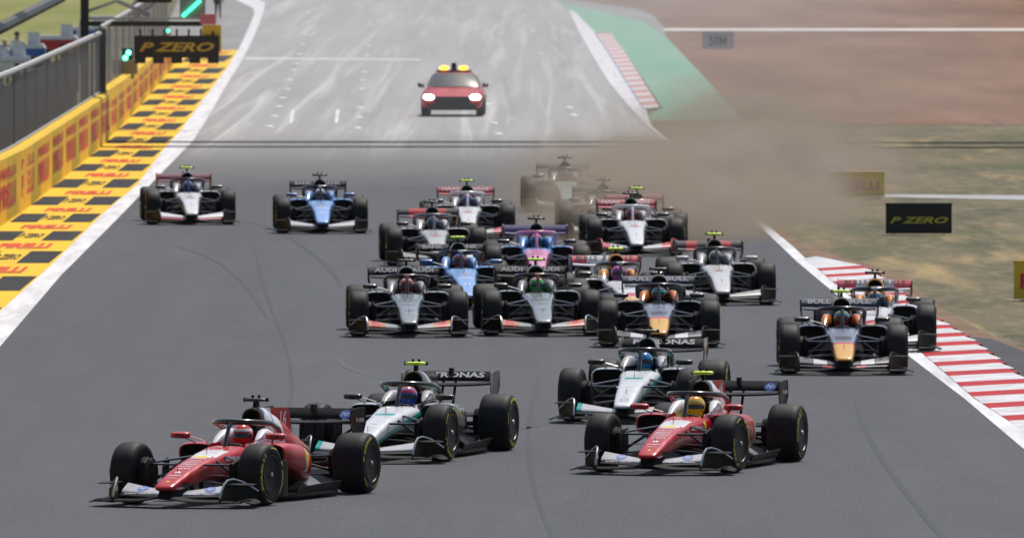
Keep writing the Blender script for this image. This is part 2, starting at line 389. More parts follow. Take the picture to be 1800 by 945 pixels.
# long tyre marks on the near asphalt
TM = [worn('tyre_mark_dark', (.036, .041, .051), (.043, .048, .059), .9, 2, (1, .1, 1), .8), worn('tyre_mark_pale', (.070, .075, .086), (.052, .057, .068), .8, 2, (1, .1, 1), .8)]
for m_ in TM: m_.node_tree.nodes['Principled BSDF'].inputs['Specular IOR Level'].default_value = .32
def tmark(px, w_, k=0):
    q = P(px); pts = []
    for i in range(len(q)-1):      # smooth the measured points
        p0 = q[max(i-1, 0)]; p1 = q[i]; p2 = q[i+1]; p3 = q[min(i+2, len(q)-1)]
        for j in range(8):
            t = j/8; pts.append(.5*((2*p1)+(p2-p0)*t+(2*p0-5*p1+4*p2-p3)*t*t+(3*p1-p0-3*p2+p3)*t**3))
    pts.append(q[-1]); n = len(pts)
    ws = [w_*min(1, 6*min(i, n-1-i)/n+.12) for i in range(n)]
    strip('tyre_mark', [p-Vector((v/2, 0, 0)) for p, v in zip(pts, ws)], [p+Vector((v/2, 0, 0)) for p, v in zip(pts, ws)], .003, TM[k])
tmark([(447, 420), (455, 470), (476, 540), (503, 610), (514, 680), (508, 720), (524, 790)], .05)
tmark([(597, 628), (606, 642), (640, 657), (684, 667)], .10, 1)
tmark([(420, 385), (470, 400), (520, 425), (575, 468), (600, 505)], .10)
tmark([(300, 430), (372, 455), (430, 500), (470, 560)], .07)
tmark([(950, 660), (930, 740), (938, 850), (990, 990)], .06)
tmark([(1500, 700), (1540, 790), (1620, 900), (1700, 990)], .08)
tmark([(900, 755), (925, 752), (945, 749)], .16)
# start-grid markings
mk = MB()
def mark(x0, y0, x1, y1, w_px=6):
    a = G(x0, y0); b = G(x1, y1); hw = w_px/2*a.y/F
    mk.add([(a.x-hw, a.y, .004), (a.x+hw, a.y, .004), (b.x+hw, b.y, .004), (b.x-hw, b.y, .004)], [(0, 1, 2, 3)])
for x in (512, 591): mark(x, 216, x+3, 193, 6)
for x0, y0, x1 in ((430, 103, 740),):
    mk.add([tuple(G(x0, y0+1)), tuple(G(x1, y0+3)), tuple(G(x1, y0+1)), tuple(G(x0, y0-1))], [(0, 1, 2, 3)])
for v in range(len(mk.v)): mk.v[v] = (mk.v[v][0], mk.v[v][1], .004)
tag(mk.obj('grid_marking', WL, smooth=False), kind='structure')
stud_m = mat('stud_white', (.85, .85, .82), .5)
sp_ = MB(); sp_.lathe([(0, .135), (.012, .13), (.035, .08), (.04, .02)], 10, 0, 'Z'); sme = sp_.mesh('track_stud')
sme.materials.append(stud_m)
studs = [(474, 223), (482, 205), (490, 188), (497, 173), (504, 157), (509, 141), (515, 124), (520, 112), (526, 96), (532, 79), (537, 61), (541, 40), (543, 21),
         (628, 226), (631, 207), (633, 190), (635, 157), (637, 142), (640, 127), (644, 98), (647, 81), (649, 62), (650, 42),
         (876, 236), (868, 217), (856, 184), (950, 95), (936, 55), (922, 27), (1000, 190), (1008, 203)]
for i, (x, y) in enumerate(studs):
    o = link('track_stud', sme); o.location = G(x, y, .002)
    side = 'left' if i < 13 else ('middle' if i < 23 else 'right')
    nth = ['first', 'second', 'third', 'fourth', 'fifth', 'sixth', 'seventh', 'eighth', 'ninth', 'tenth', 'eleventh', 'twelfth', 'thirteenth'][i-(0 if i < 13 else 13 if i < 23 else 23)]
    tag(o, ('white stud on the pale straight, %s %s' % (nth, 'counting from the near end of the %s line' % side)) if side != 'right' else 'white stud on the pale straight, %s of the loose ones right of the safety car' % nth, 'track stud', 'white studs in the %s line on the start straight' % side)

# ================================================================== LEFT WALL, FENCE, GANTRY
YW = worn('wall_yellow', (.82, .52, .02), (.45, .28, .04), .35, 1.0, (1, .4, 1), .5)
RL = mat('wall_red', (.62, .05, .03), .6)
def wall(name, pts, h0, h1, label, t=.35):
    mb = MB(); rings = []
    for i, p in enumerate(pts):
        h = h0+(h1-h0)*i/(len(pts)-1)
        rings.append([(p.x, p.y, -.02), (p.x, p.y, h-.05), (p.x-.05, p.y, h), (p.x-t, p.y, h), (p.x-t, p.y, -.02)])
    mb.loft(rings, 0); o = mb.obj(name, YW, smooth=False); tag(o, label, 'wall')
    return o
def wall_text(par, pts, Y0, Y1, step, h, vert=True):
    mb = MB(); y = Y0
    while y < Y1:
        xx = at_y(pts, y); x2 = at_y(pts, y+step*.8)
        d = Vector((x2-xx, step*.8, 0)).normalized(); c = Vector((xx, y, 0))+d*(step*.4)
        put_text(mb, 'PIRELLI', c+Vector((.012, 0, h*.40)), d, (0, 0, 1), step*.72, h*.36, 0, .03)
        put_text(mb, 'PIRELLI', c+Vector((.012, 0, h*.74)), d, (0, 0, 1), step*.72, h*.16, 0, .03)
        y += step
    mb.obj('lettering', RL, par, smooth=False)
wb1 = [p for p in wall_base if p.y < 392]; wb1[-1:] = [Vector((at_y(wall_base, 384), 384, 0))]
o = wall('pit_wall', wb1, 1.5, 1.33, 'tall yellow wall with red lettering below the wire fence, nearest the track'); wall_text(o, wb1, 200, 376, 12.5, 1.42)
wb2 = [Vector((at_y(wall_base, y)-.06, y, 0)) for y in (384.6, 420, 460, 500, 545)]
o = wall('pit_wall', wb2, 1.42, 1.0, 'farther stretch of yellow wall running on past the black hanging banner'); wall_text(o, wb2, 390, 536, 12.5, 1.2)

# debris fence on the wall
def fence_mat():
    g = NG('wire_mesh'); p = g.n('ShaderNodeNewGeometry').outputs['Position']; sp = g.n('ShaderNodeSeparateXYZ'); g.l(p, sp.inputs[0])
    def lines(s_, per, wd):
        f = g.math('FRACT', g.math('DIVIDE', s_, per)); return g.math('LESS_THAN', f, wd)
    m_ = g.math('MAXIMUM', lines(sp.outputs[1], .9, .28), lines(sp.outputs[2], .07, .42))
    tr = g.n('ShaderNodeBsdfTransparent'); mx = g.n('ShaderNodeMixShader'); g.l(m_, mx.inputs[0]); g.l(tr.outputs[0], mx.inputs[1]); g.l(g.b.outputs[0], mx.inputs[2])
    g.l(mx.outputs[0], g.t.nodes['Material Output'].inputs[0]); g.b.inputs['Base Color'].default_value = (.085, .09, .10, 1); g.b.inputs['Roughness'].default_value = .5; g.b.inputs['Metallic'].default_value = .4
    return g.m
WIRE = fence_mat(); RAIL = mat('galvanised', (.42, .42, .41), .45, .5); POSTM = mat('post_dark', (.10, .10, .10), .6)
fr = empty('debris_fence', (0, 0, 0)); tag(fr, 'grey wire debris fence with pale top rail standing on the yellow wall', 'fence')
ys = [200, 230, 260, 285, 300, 315, 330, 345, 360, 372, 383]
mb = MB(); rl = MB()
def fx(y): return at_y(wall_base, y)-.24
zb = lambda y: 1.48-.15*(y-200)/184
zt = lambda y: 3.1-.08*(y-280)/100
mb.loft([[(fx(y), y, zb(y)), (fx(y), y, zt(y))] for y in ys], 0, False, False); mb.obj('wire_panel', WIRE, fr, smooth=False)
rl.tube([(fx(y), y, zt(y)) for y in ys], .07, 8); rl.obj('top_rail', RAIL, fr)
rl = MB(); rl.tube([(fx(y), y, zb(y)+.03) for y in ys], .03, 6); rl.obj('bottom_rail', RAIL, fr)
for y in range(204, 384, 9):
    pb = MB(); pb.box((fx(y)-.03, y, (zb(y)+zt(y))/2), (.07, .09, zt(y)-zb(y)-.02)); pb.obj('post', POSTM, fr, smooth=False)
pb = MB(); pb.box((fx(383.5), 384, 2.2), (.3, .5, 1.85)); pb.obj('end_post', POSTM, fr, smooth=False)
# pit-wall stand screens behind the fence
scr = MB()
for i, y in enumerate(range(210, 386, 14)):
    hh = .95+.25*random.random()
    scr.box((fx(y)-.9, y+7, 1.35+hh/2), (.06, 12.6, hh+.2), 0)
    scr.box((fx(y)-.95, y+7, .7), (.05, 12, 1.2), 0)
    scr.box((fx(y)-.93, y+.4, 1.5), (.12, .12, 2.6), 1)
mm = worn('screen_dark', (.022, .026, .034), (.09, .095, .10), .7, .6, (1, .35, 2), .5)
tag(scr.obj('pit_wall_screen', [mm, POSTM], smooth=False), 'row of dark panels standing just behind the wire fence', 'screen')
# farther fence: light mesh
fr2 = empty('debris_fence', (0, 0, 0)); tag(fr2, 'pale see-through wire fence beyond the dark end post, behind the banner', 'fence')
mb = MB(); ys2 = [386, 410, 440, 470, 500, 540]
mb.loft([[(fx(y)-.05, y, 1.35-.3*(y-386)/154), (fx(y)-.05, y, 3.15)] for y in ys2], 0, False, False); mb.obj('wire_panel', WIRE, fr2, smooth=False)
rl = MB(); rl.tube([(fx(y)-.05, y, 3.15) for y in ys2], .06, 8); rl.obj('top_rail', RAIL, fr2)
for y in range(390, 540, 12):
    pb = MB(); pb.box((fx(y)-.1, y, 1.9), (.07, .09, 2.4)); pb.obj('post', RAIL, fr2, smooth=False)

# cantilever gantry with banner
GD = 400.0; gs = F/GD
def gx(px): return (px-900)/gs
def gz(py): return H-(py+210)/gs
gan = empty('start_gantry', (gx(149), GD, 0)); tag(gan, 'black cantilever gantry arm reaching over the yellow and black run-off', 'gantry')
def gobj(mb, name, m): 
    mb.v = [(v[0]-gx(149), v[1]-GD, v[2]) for v in mb.v]; return mb.obj(name, m, gan, smooth=False)
BLK = mat('gantry_black', (.02, .02, .022), .5)
mb = MB(); mb.box((gx(149), GD, 2.3), (.24, .3, 4.6)); gobj(mb, 'post', BLK)
mb = MB(); mb.box(((gx(155)+gx(355))/2, GD, gz(42)), (gx(355)-gx(155), .25, .14)); gobj(mb, 'beam', BLK)
mb = MB(); mb.box(((gx(155)+gx(355))/2, GD-.02, gz(34)+.02), (gx(355)-gx(155), .2, .06)); gobj(mb, 'cable_tray', RAIL)
mb = MB(); mb.tube([(gx(206), GD, gz(2)), (gx(262), GD, gz(27))], .07, 6); mb.tube([(gx(275), GD+.3, gz(4)), (gx(214), GD+.3, gz(48))], .05, 6); mb.tube([(gx(155), GD, gz(20)), (gx(206), GD, gz(2))], .05, 6); gobj(mb, 'brace', RAIL)
mb = MB(); mb.tube([(gx(-60), GD-60, gz(110)*1), (gx(112), GD-2, gz(-6))], .17, 8); gobj(mb, 'stay', BLK)
mb = MB(); mb.box((gx(272), GD, gz(-1)), (1.0, .3, .2)); gobj(mb, 'upper_box', BLK)
mb = MB(); mb.box((gx(338), GD+.4, gz(15)), (.75, .06, .6)); gobj(mb, 'light_board', mat('board_grey', (.28, .28, .26), .7))
GRN = mat('green_lamp', (.02, .6, .3), .4, emit=(.05, 1.0, .45), es=4)
for k in range(9):
    lm = MB()
    px, py = 350-3.5*k, 3+3.1*k
    lm.lathe([(GD+.30, .02), (GD+.31, .045), (GD+.36, .045)], 10, 0, 'Y', (gx(px), 0, gz(py))); gobj(lm, 'green_light', GRN)
lm2 = [(296, 54)]; lm = MB()
for px, py in lm2: lm.lathe([(GD-.33, .02), (GD-.32, .05), (GD-.28, .05)], 10, 0, 'Y', (gx(px), 0, gz(py)))
gobj(lm, 'green_light', GRN)
mb = MB(); mb.box(((gx(356)+gx(389))/2, GD-.1, (gz(44)+gz(90))/2), (gx(389)-gx(356), .3, gz(44)-gz(90)), 0); mb.box(((gx(352)+gx(380))/2, GD-.1, gz(34)), (gx(380)-gx(352), .3, .3), 1); gobj(mb, 'end_board', [mat('sign_yellow', (.78, .5, .03), .5), mat('sign_pink', (.65, .2, .2), .6)])
# banner hanging from the arm
ban = empty('banner', (gx(311), GD-.3, gz(82))); tag(ban, 'black hanging banner with slanted yellow letters and a notched lower edge', 'banner')
mb = MB(); W_ = (386-237)/gs; Hh = (97-58)/gs
cx = gx(311.5); pts = []
mb.box((0, 0, 0), (W_, .05, Hh))
for k in range(5): mb.box((-W_/2+W_*(.07+.215*k), 0, -Hh/2-.08), (W_*.13, .05, .17))
for k in range(7): mb.tube([(-W_/2+W_*(k+.5)/7, 0, Hh/2), (-W_/2+W_*(k+.5)/7, .1, Hh/2+.18)], .03, 6)
mb.obj('sheet', BLK, ban, smooth=False)
mb = MB(); put_text(mb, 'P ZERO', (0, -.035, -.01), (1, 0, 0), (0, 0, 1), W_*.88, Hh*.42, 0, .03, .35); mb.obj('lettering', mat('sign_gold', (.62, .42, .05), .5), ban, smooth=False)
# traffic signal on the wall
ts = empty('signal_box', G(229, 207)); ts.location.x -= .15; tag(ts, 'tan signal box with green lamps standing on the yellow wall', 'signal light')
mb = MB(); mb.box((0, 0, 1.55), (.75, .5, .42)); mb.box((-.22, -.1, 1.28), (.1, .1, .16)); mb.box((.22, -.1, 1.28), (.1, .1, .16)); mb.obj('housing', mat('tan_box', (.30, .25, .17), .7), ts, smooth=False)
mb = MB(); mb.tube([(0, 0, 1.7), (.05, 0, 2.1)], .03, 6); mb.box((.06, 0, 1.95), (.34, .1, .36)); mb.obj('bracket', BLK, ts, smooth=False)
for dx, dz in ((0.0, 1.84), (.1, 2.0)):
    mb = MB(); mb.lathe([(-.12, .02), (-.115, .075), (-.05, .075)], 14, 0, 'Y', (dx, 0, dz)); mb.obj('green_light', mat('green_lamp2', (.02, .6, .3), .4, emit=(.1, 1.0, .5), es=7), ts)

# overhead gantry above the frame whose two chords shade the track
og = empty('overhead_gantry', (0, 372, 0)); tag(og, 'high gantry crossing the whole track above the picture, seen only by its shadow', 'gantry')
ogy = G(0, 254).y - 372
for dy, wd in ((-3.2, 2.2), (3.6, 2.6)):
    # chord stands where its shadow (sun from beyond) falls on the dark lines
    hz = 7.0; sh = hz/math.tan(radians(SUN_EL)); ddy = sh*cos(radians(SUN_AZ))
    mb = MB(); mb.box((0, ogy+dy+ddy, hz), (64, wd, .25)); mb.obj('chord', RAIL, og, smooth=False)
for x in (-31, 31):
    mb = MB(); mb.box((x, ogy+4, 3.5), (.5, 2.5, 7.2)); mb.obj('post', RAIL, og, smooth=False)

# things behind the wall, on the grass at top left
def cart(px, py, sc, body, top, label, rz=0):
    e = empty('equipment_cart', G(px, py), rz); tag(e, label, 'cart', 'equipment carts behind the pit wall')
    mb = MB(); mb.box((0, 0, .75*sc), (2.0*sc, 1.2*sc, .55*sc), 0, 0, .92); mb.obj('body', mat('cart_'+body, {'red': (.5, .02, .03), 'blue': (.03, .12, .5), 'white': (.7, .7, .72)}[body], .4), e, smooth=False)
    mb = MB(); mb.box((0, 0, 1.12*sc), (1.9*sc, 1.1*sc, .16*sc), 0, 0, .9); mb.obj('cover', mat('cart_top_'+top, {'white': (.75, .75, .77), 'blue': (.05, .2, .55)}[top], .5), e, smooth=False)
    mb = MB(); mb.box((.5*sc, 0, 1.4*sc), (.45*sc, .3*sc, .5*sc)); mb.obj('box', mat('cart_box', (.6, .63, .66), .5), e, smooth=False)
    for sx in (-1, 1):
        for sy in (-1, 1):
            mb = MB(); mb.lathe([(-.08, .2*sc), (-.08, .26*sc), (.08, .26*sc), (.08, .2*sc)], 16, 0, 'Y', (sx*.65*sc, sy*.6*sc, .27*sc)); mb.obj('wheel', TYRE, e)
cart(95, 116, 1.0, 'red', 'white', 'red cart with white cover behind the wire fence')
cart(36, 134, 1.0, 'blue', 'white', 'blue cart with white cover nearest the fence at the left')
cart(8, 160, 1.0, 'white', 'white', 'pale white cart at the extreme left edge behind the fence', .3)
cart(152, 92, .9, 'blue', 'white', 'dark blue cart with white load beside the black gantry post')
tb = empty('trestle_table', G(196, 62)); tag(tb, 'long table under a white cloth behind the gantry post', 'table')
mb = MB(); mb.box((0, 0, .8), (2.0, .8, .22)); mb.obj('tablecloth', mat('cloth_white', (.8, .8, .82), .8), tb, smooth=False)
for sx in (-.85, .85): mb = MB(); mb.box((sx, 0, .35), (.06, .6, .7)); mb.obj('trestle', POSTM, tb, smooth=False)

# ------------------------------------------------------------------ people
def skin_mesh(name, joints, edges, sub=1):
    me = bpy.data.meshes.new(name); me.from_pydata([j[:3] for j in joints], edges, [])
    o = bpy.data.objects.new(name, me); COL.objects.link(o)
    m_ = o.modifiers.new('s', 'SKIN'); m_.use_smooth_shade = True
    for i, j in enumerate(joints):
        sv = me.skin_vertices[0].data[i]; r = j[3]; sv.radius = (r, r) if not isinstance(r, tuple) else r
        sv.use_root = (i == 0)
    sb = o.modifiers.new('d', 'SUBSURF'); sb.levels = sub; sb.render_levels = sub
    dg = bpy.context.evaluated_depsgraph_get(); out = bpy.data.meshes.new_from_object(o.evaluated_get(dg)); out.name = name
    bpy.data.objects.remove(o); bpy.data.meshes.remove(me)
    for p in out.polygons: p.use_smooth = True
    out.materials.clear(); return out
def stander():
    j = [(0, 0, .95, .15), (0, 0, 1.2, .15), (0, 0, 1.42, .16), (0, 0, 1.54, .06), (0, -.01, 1.64, .085), (0, -.01, 1.73, .085)]
    e = [(0, 1), (1, 2), (2, 3), (3, 4), (4, 5)]
    for s_ in (-1, 1):
        n = len(j); j += [(s_*.19, 0, 1.42, .06), (s_*.25, .03, 1.15, .048), (s_*.24, -.1, .92, .036), (s_*.24, -.16, .84, .04), (s_*.1, 0, .88, .1), (s_*.11, -.02, .5, .065), (s_*.12, .02, .1, .045), (s_*.13, -.12, .04, .04)]
        e += [(2, n), (n, n+1), (n+1, n+2), (n+2, n+3), (0, n+4), (n+4, n+5), (n+5, n+6), (n+6, n+7)]
    return skin_mesh('person', j, e, 2)
STAND = stander()
def cloth_mat(name, top, legs, skin=(.45, .28, .2)):
    g = NG(name); sep = g.n('ShaderNodeSeparateXYZ'); g.l(g.tc.outputs['Object'], sep.inputs[0])
    z = sep.outputs[2]
    c = g.mix(g.math('GREATER_THAN', z, .93), lin(legs), lin(top)); c = g.mix(g.math('GREATER_THAN', z, 1.52), c, lin(skin))
    g.l(c, g.b.inputs['Base Color']); g.b.inputs['Roughness'].default_value = .85; return g.m
def marshal(px, py, top, legs, hat, label, rz=0):
    o = link('person', STAND, None, [cloth_mat('clothes_'+str(px), top, legs)]); o.location = G(px, py); o.rotation_euler = (0, 0, rz); tag(o, label, 'person', 'officials behind the pit wall')
    mb = MB(); mb.lathe([(1.70, .105), (1.74, .10), (1.79, .075), (1.82, .02)], 16, 0, 'Z', (0, 0, 0)); mb.lathe([(1.70, .15), (1.712, .15)], 16, 0, 'Z', (0, -.05, 0)); mb.obj('hat', mat('hat_'+str(px), hat, .8), o)
marshal(30, 143, (.7, .66, .68), (.05, .05, .08), (.03, .03, .03), 'person in a white shirt and dark cap behind the fence, beside the red cart')
marshal(8, 160, (.6, .62, .68), (.1, .1, .2), (.6, .5, .3), 'person in pale blue shirt at the left edge behind the blue cart', .5)
marshal(143, 112, (.75, .75, .77), (.05, .05, .05), (.7, .66, .55), 'person in white bending over the load left of the gantry post', 1.0)
marshal(240, 58, (.45, .42, .42), (.12, .12, .12), (.7, .62, .45), 'person in grey with a straw hat standing under the gantry brace', -.5)
marshal(383, 33, (.12, .1, .14), (.05, .07, .05), (.1, .1, .1), 'person in dark green trousers walking at the pit exit beyond the yellow end board', .3)

# ================================================================== OPEN-WHEEL RACING CAR (nose towards local -Y, origin under the front axle)
BODY = [(-1.09, .07, .245, .222, 2.6), (-1.07, .105, .262, .208, 3.2), (-1.0, .125, .288, .196, 4), (-.8, .14, .345, .20, 4.6), (-.5, .157, .425, .225, 4.8), (-.2, .174, .49, .26, 4.5),
        (.1, .195, .545, .28, 3.6), (.5, .23, .60, .29, 3.8), (.9, .275, .645, .26, 4), (1.2, .31, .66, .2, 4), (1.6, .34, .675, .14, 4), (2.0, .34, .67, .12, 4), (2.3, .30, .62, .12, 3.5)]
def body_mesh():
    N = 56; ys = []; y = -1.07
    ys = [-1.09, -1.08, -1.07, -1.05, -1.02, -1.0]+[-.95+.07*i for i in range(28)]+[1.0, 1.02, 1.06]+[1.1+.08*i for i in range(9)]+[1.79, 1.82, 1.9, 2.0, 2.1, 2.2, 2.3]
    ys = sorted(set(round(v, 3) for v in ys)); rings = []
    for y in ys:
        hw, zt_, zb_, n = interp(BODY, y); r = superring(y, hw, zt_, zb_, n, N)
        if 1.01 < y < 1.8:
            hwc = .21 if y < 1.5 else .21-.12*(y-1.5)/.3
            for p in r:
                if p.z > (zt_+zb_)/2+.05:
                    if abs(p.x) < hwc: p.z = .36
                    elif abs(p.x) < hwc+.025: p.z = zt_+.015
        rings.append(r)
    mb = MB(); mb.loft(rings, 0); return mb.mesh('body', angle=40)
def ring_pod(y, x0, x1, zt_, zb_, n=3.2, N=28):
    return superring(y, (x1-x0)/2, zt_, zb_, n, N, cx=(x0+x1)/2)
POD = [(1.18, .24, .67, .665, .43), (1.22, .22, .69, .68, .41), (1.4, .2, .71, .68, .36), (1.8, .18, .70, .655, .28), (2.2, .14, .62, .58, .22), (2.6, .1, .46, .49, .18), (3.0, .05, .3, .41, .16), (3.3, .02, .17, .35, .15), (3.45, .0, .1, .31, .17)]
def pod_mesh():
    rings = []
    for i in range(30):
        y = 1.18+(3.45-1.18)*i/29; rings.append(ring_pod(y, *interp(POD, y)))
    mb = MB(); mb.loft(rings, 0, False); 
    r0 = rings[0]; c = sum(r0, Vector())/len(r0)
    r1 = [c+(p-c)*.9 for p in r0]; r2 = [c+(p-c)*.8+Vector((0, .25, 0)) for p in r0]
    mb.loft([r0, r1], 0, False); mb.loft([r1, r2], 1, False); mb.add(r2, [list(range(len(r2)))], 1); mb.add(rings[-1], [list(range(28))], 0)
    return mb.mesh('sidepod', angle=45)
COVER = [(1.84, .125, 1.06, .80, 2.2), (1.9, .14, 1.075, .70, 2.3), (2.1, .165, 1.06, .5, 2.3), (2.4, .16, .98, .4, 2.2), (2.8, .13, .86, .35, 2.1), (3.2, .10, .70, .3, 2.1), (3.7, .05, .55, .34, 2)]
def cover_mesh():
    rings = []
    for i in range(28):
        y = 1.84+(3.7-1.84)*i/27; hw, a, b, n = interp(COVER, y); rings.append(superring(y, hw, a, b, n, 32))
    mb = MB(); mb.loft(rings, 0, False); r0 = rings[0]; c = sum(r0, Vector())/len(r0)
    r1 = [c+(p-c)*.86 for p in r0]; r2 = [c+(p-c)*.78+Vector((0, .3, 0)) for p in r0]
    mb.loft([r0, r1], 0, False); mb.loft([r1, r2], 1, False); mb.add(r2, [list(range(32))], 1); mb.add(rings[-1], [list(range(32))], 0)
    # spine fin
    pr = [(2.15, .95), (2.15, 1.055), (2.5, 1.045), (3.02, 1.03), (3.10, .98), (3.2, .66)]
    vs = [(-.012, y, z) for y, z in pr]+[(.012, y, z) for y, z in pr]; n = len(pr)
    mb.add(vs, [list(range(n)), list(range(n, 2*n))]+[(i, (i+1) % n, (i+1) % n+n, i+n) for i in range(n)], 0)
    return mb.mesh('engine_cover', angle=40)
def halo_mesh():
    mb = MB()
    pts = []
    for t in [i/16 for i in range(17)]:
        a = pi*t   # hoop round the driver's head
        x = .335*cos(a)*-1; 
        y = 1.16+.42*(1-sin(a))**.9; z = .925-.03*(1-sin(a))
        pts.append((x, y, z))
    pts = [(-.33, 1.98, .70), (-.345, 1.8, .83)]+pts+[(.345, 1.8, .83), (.33, 1.98, .70)]
    mb.tube(pts, .034, 10, 0, 1.05)
    mb.tube([(0, .93, .63), (0, 1.0, .74), (0, 1.08, .86), (0, 1.19, .925)], [.03, .024, .026, .034], 10, 0)
    return mb.mesh('halo', angle=60)
def surround_mesh():
    mb = MB()
    for s_ in (-1, 1):
        rings = []
        for y, x0, x1, z1 in ((1.28, .235, .30, .67), (1.4, .205, .31, .75), (1.55, .17, .31, .815), (1.7, .14, .30, .83), (1.86, .10, .28, .80)):
            rings.append([Vector((s_*p.x, p.y, p.z)) for p in superring(y, (x1-x0)/2, z1, .60, 3, 14, cx=(x0+x1)/2)])
        mb.loft(rings, 0)
    rings = [superring(y, hw, zt_, .6, 3, 18) for y, hw, zt_ in ((1.74, .2, .80), (1.80, .2, .83), (1.92, .17, .80))]
    mb.loft(rings, 1)
    return mb.mesh('head_surround', angle=45)
def floor_mesh():
    half = [(.12, .72), (.45, .80), (.66, .98), (.74, 1.15), (.78, 1.5), (.80, 2.4), (.74, 2.8), (.54, 2.95), (.50, 3.7)]
    pts = [(x, y) for x, y in half]+[(-x, y) for x, y in half[::-1]]
    mb = MB(); mb.prism(pts, .045, .085)
    for s_ in (-1, 1):
        for k, x in enumerate((.30, .44, .58)):
            mb.box((s_*x, .95+.06*k, .14), (.012, .32, .16), 0, -s_*.25)
        mb.loft([[(s_*.745, 1.3, .085), (s_*.765, 1.3, .085), (s_*.80, 1.3, .16), (s_*.78, 1.3, .16)], [(s_*.76, 2.7, .085), (s_*.78, 2.7, .085), (s_*.83, 2.7, .19), (s_*.81, 2.7, .19)]])
        # wrinkled metal-look heat skin behind the sidepod undercut
        mb.loft([[(s_*.3, 2.2, .085), (s_*.7, 2.2, .085), (s_*.45, 2.2, .2)], [(s_*.2, 3.05, .085), (s_*.5, 3.05, .085), (s_*.25, 3.05, .25)]], 1)
    rings = [[(-.5, y, z), (.5, y, z), (.5, y, z+.03), (-.5, y, z+.03)] for y, z in ((3.0, .06), (3.4, .14), (3.9, .3))]
    mb.loft(rings, 0)
    return mb.mesh('floor', angle=30)
def bargeboard_mesh():
    mb = MB()
    mb.loft([[(x, y, .07), (x+.012, y, .07), (x+.012, y, zt_), (x, y, zt_)] for x, y, zt_ in ((.70, .74, .40), (.735, .86, .47), (.75, 1.0, .50), (.74, 1.06, .49))])
    mb.box((.70, .8, .2), (.14, .2, .012)); mb.box((.70, .82, .3), (.12, .2, .012))
    mb.loft([[(.3, .95, .075), (.72, .9, .075), (.72, .9, .09), (.3, .95, .09)], [(.3, 1.2, .075), (.8, 1.25, .075), (.8, 1.25, .09), (.3, 1.2, .09)]])
    return mb.mesh('bargeboard', angle=30)
def foil(mb, xs, fn, mi=0):
    """fn(x) -> (y_le, z_le, chord, angle, thick)"""
    rings = []
    for x in xs:
        y, z, c, a, t = fn(x); r = []
        prof = [(0, 0), (.04, .6), (.2, 1), (.5, .8), (.8, .4), (1, 0.05), (1, -.05), (.6, -.25), (.2, -.4), (.04, -.3)]
        for u, v in prof: r.append((x, y+u*c*cos(a)-v*t*sin(a), z+u*c*sin(a)+v*t*cos(a)))
        rings.append(r)
    mb.loft(rings, mi)
XS = lambda a, b, n: [a+(b-a)*i/n for i in range(n+1)]
def fw_main():
    mb = MB(); foil(mb, XS(-.90, .90, 36), lambda x: (-1.13+.30*max(0, abs(x)-.15)*.8, .075+.045*math.exp(-(x/.22)**2)-.01*abs(x), .26, .10, .02)); 
    for s_ in (-1, 1): mb.loft([[(s_*.06, -1.0, .1), (s_*.085, -1.0, .1), (s_*.085, -1.0, .2), (s_*.06, -1.0, .2)], [(s_*.07, -.80, .12), (s_*.095, -.80, .12), (s_*.1, -.8, .22), (s_*.07, -.80, .22)]])
    # dark nose underside block
    mb.loft([superring(-1.04, .08, .19, .10, 3, 16), superring(-.9, .12, .22, .09, 3, 16), superring(-.6, .12, .25, .13, 3, 16)])
    return mb.mesh('front_wing', angle=40)
def fw_flap(s_, k):
    mb = MB()
    if k == 0: foil(mb, XS(.10, .66, 12), lambda x: (-.94+.22*x, .108+.03*x, .14, .2, .012))
    else: foil(mb, XS(.13, .67, 14), lambda x: (-.83+.20*x, .135+.04*x, .12+.22*x-.05*x*x, .30+.22*x, .014))
    mb.v = [(s_*x, y, z) for x, y, z in mb.v]; return mb.mesh('flap', angle=50)
def fw_end(s_):
    mb = MB(); cur = [(.655, -.98, .12), (.662, -.94, .20), (.667, -.87, .275), (.68, -.78, .325), (.72, -.68, .335), (.79, -.57, .30), (.86, -.47, .24), (.92, -.41, .19)]
    rings = []
    for x, y, h in cur: rings.append([(x, y, .06), (x+.016, y-.006, .06), (x+.016, y-.006, h), (x, y, h)])
    mb.loft(rings); mb.tube([(x+.008, y-.003, h) for x, y, h in cur], .013, 6, 1)
    mb.loft([[(.67, -.84, .27), (.67, -.64, .285), (.67, -.64, .295), (.67, -.84, .28)], [(.86, -.80, .265), (.92, -.56, .275), (.92, -.56, .285), (.86, -.80, .275)], [(.96, -.70, .26), (.965, -.56, .27), (.965, -.56, .28), (.96, -.70, .27)]])
    mb.loft([[(x, y0, z), (x, y1, z+.01), (x, y1, z+.025), (x, y0, z+.014)] for x, y0, y1, z in ((.66, -1.0, -.55, .055), (.75, -.98, -.52, .06), (.85, -.93, -.48, .085), (.92, -.88, -.46, .08), (.99, -.84, -.5, .05), (1.03, -.82, -.6, .045))])
    mb.v = [(s_*x, y, z) for x, y, z in mb.v]; return mb.mesh('endplate', angle=40)
def rw_main():
    mb = MB(); foil(mb, XS(-.55, .55, 24), lambda x: (3.72, .805+.018*(abs(x)/.5)**2, .28, .12, .026))
    for s_ in (-1, 1): mb.tube([(s_*.08, 3.62, .35), (s_*.08, 3.72, .62), (s_*.08, 3.86, .86)], .018, 8, 0)
    foil(mb, XS(-.42, .42, 12), lambda x: (3.66, .42, .16, .3, .02))
    return mb.mesh('rear_wing', angle=40)
def rw_flap():
    mb = MB(); foil(mb, XS(-.57, .57, 24), lambda x: (3.96, .860, .165, .85, .018)); mb.box((0, 3.97, .98), (.05, .1, .10)); return mb.mesh('flap', angle=40)
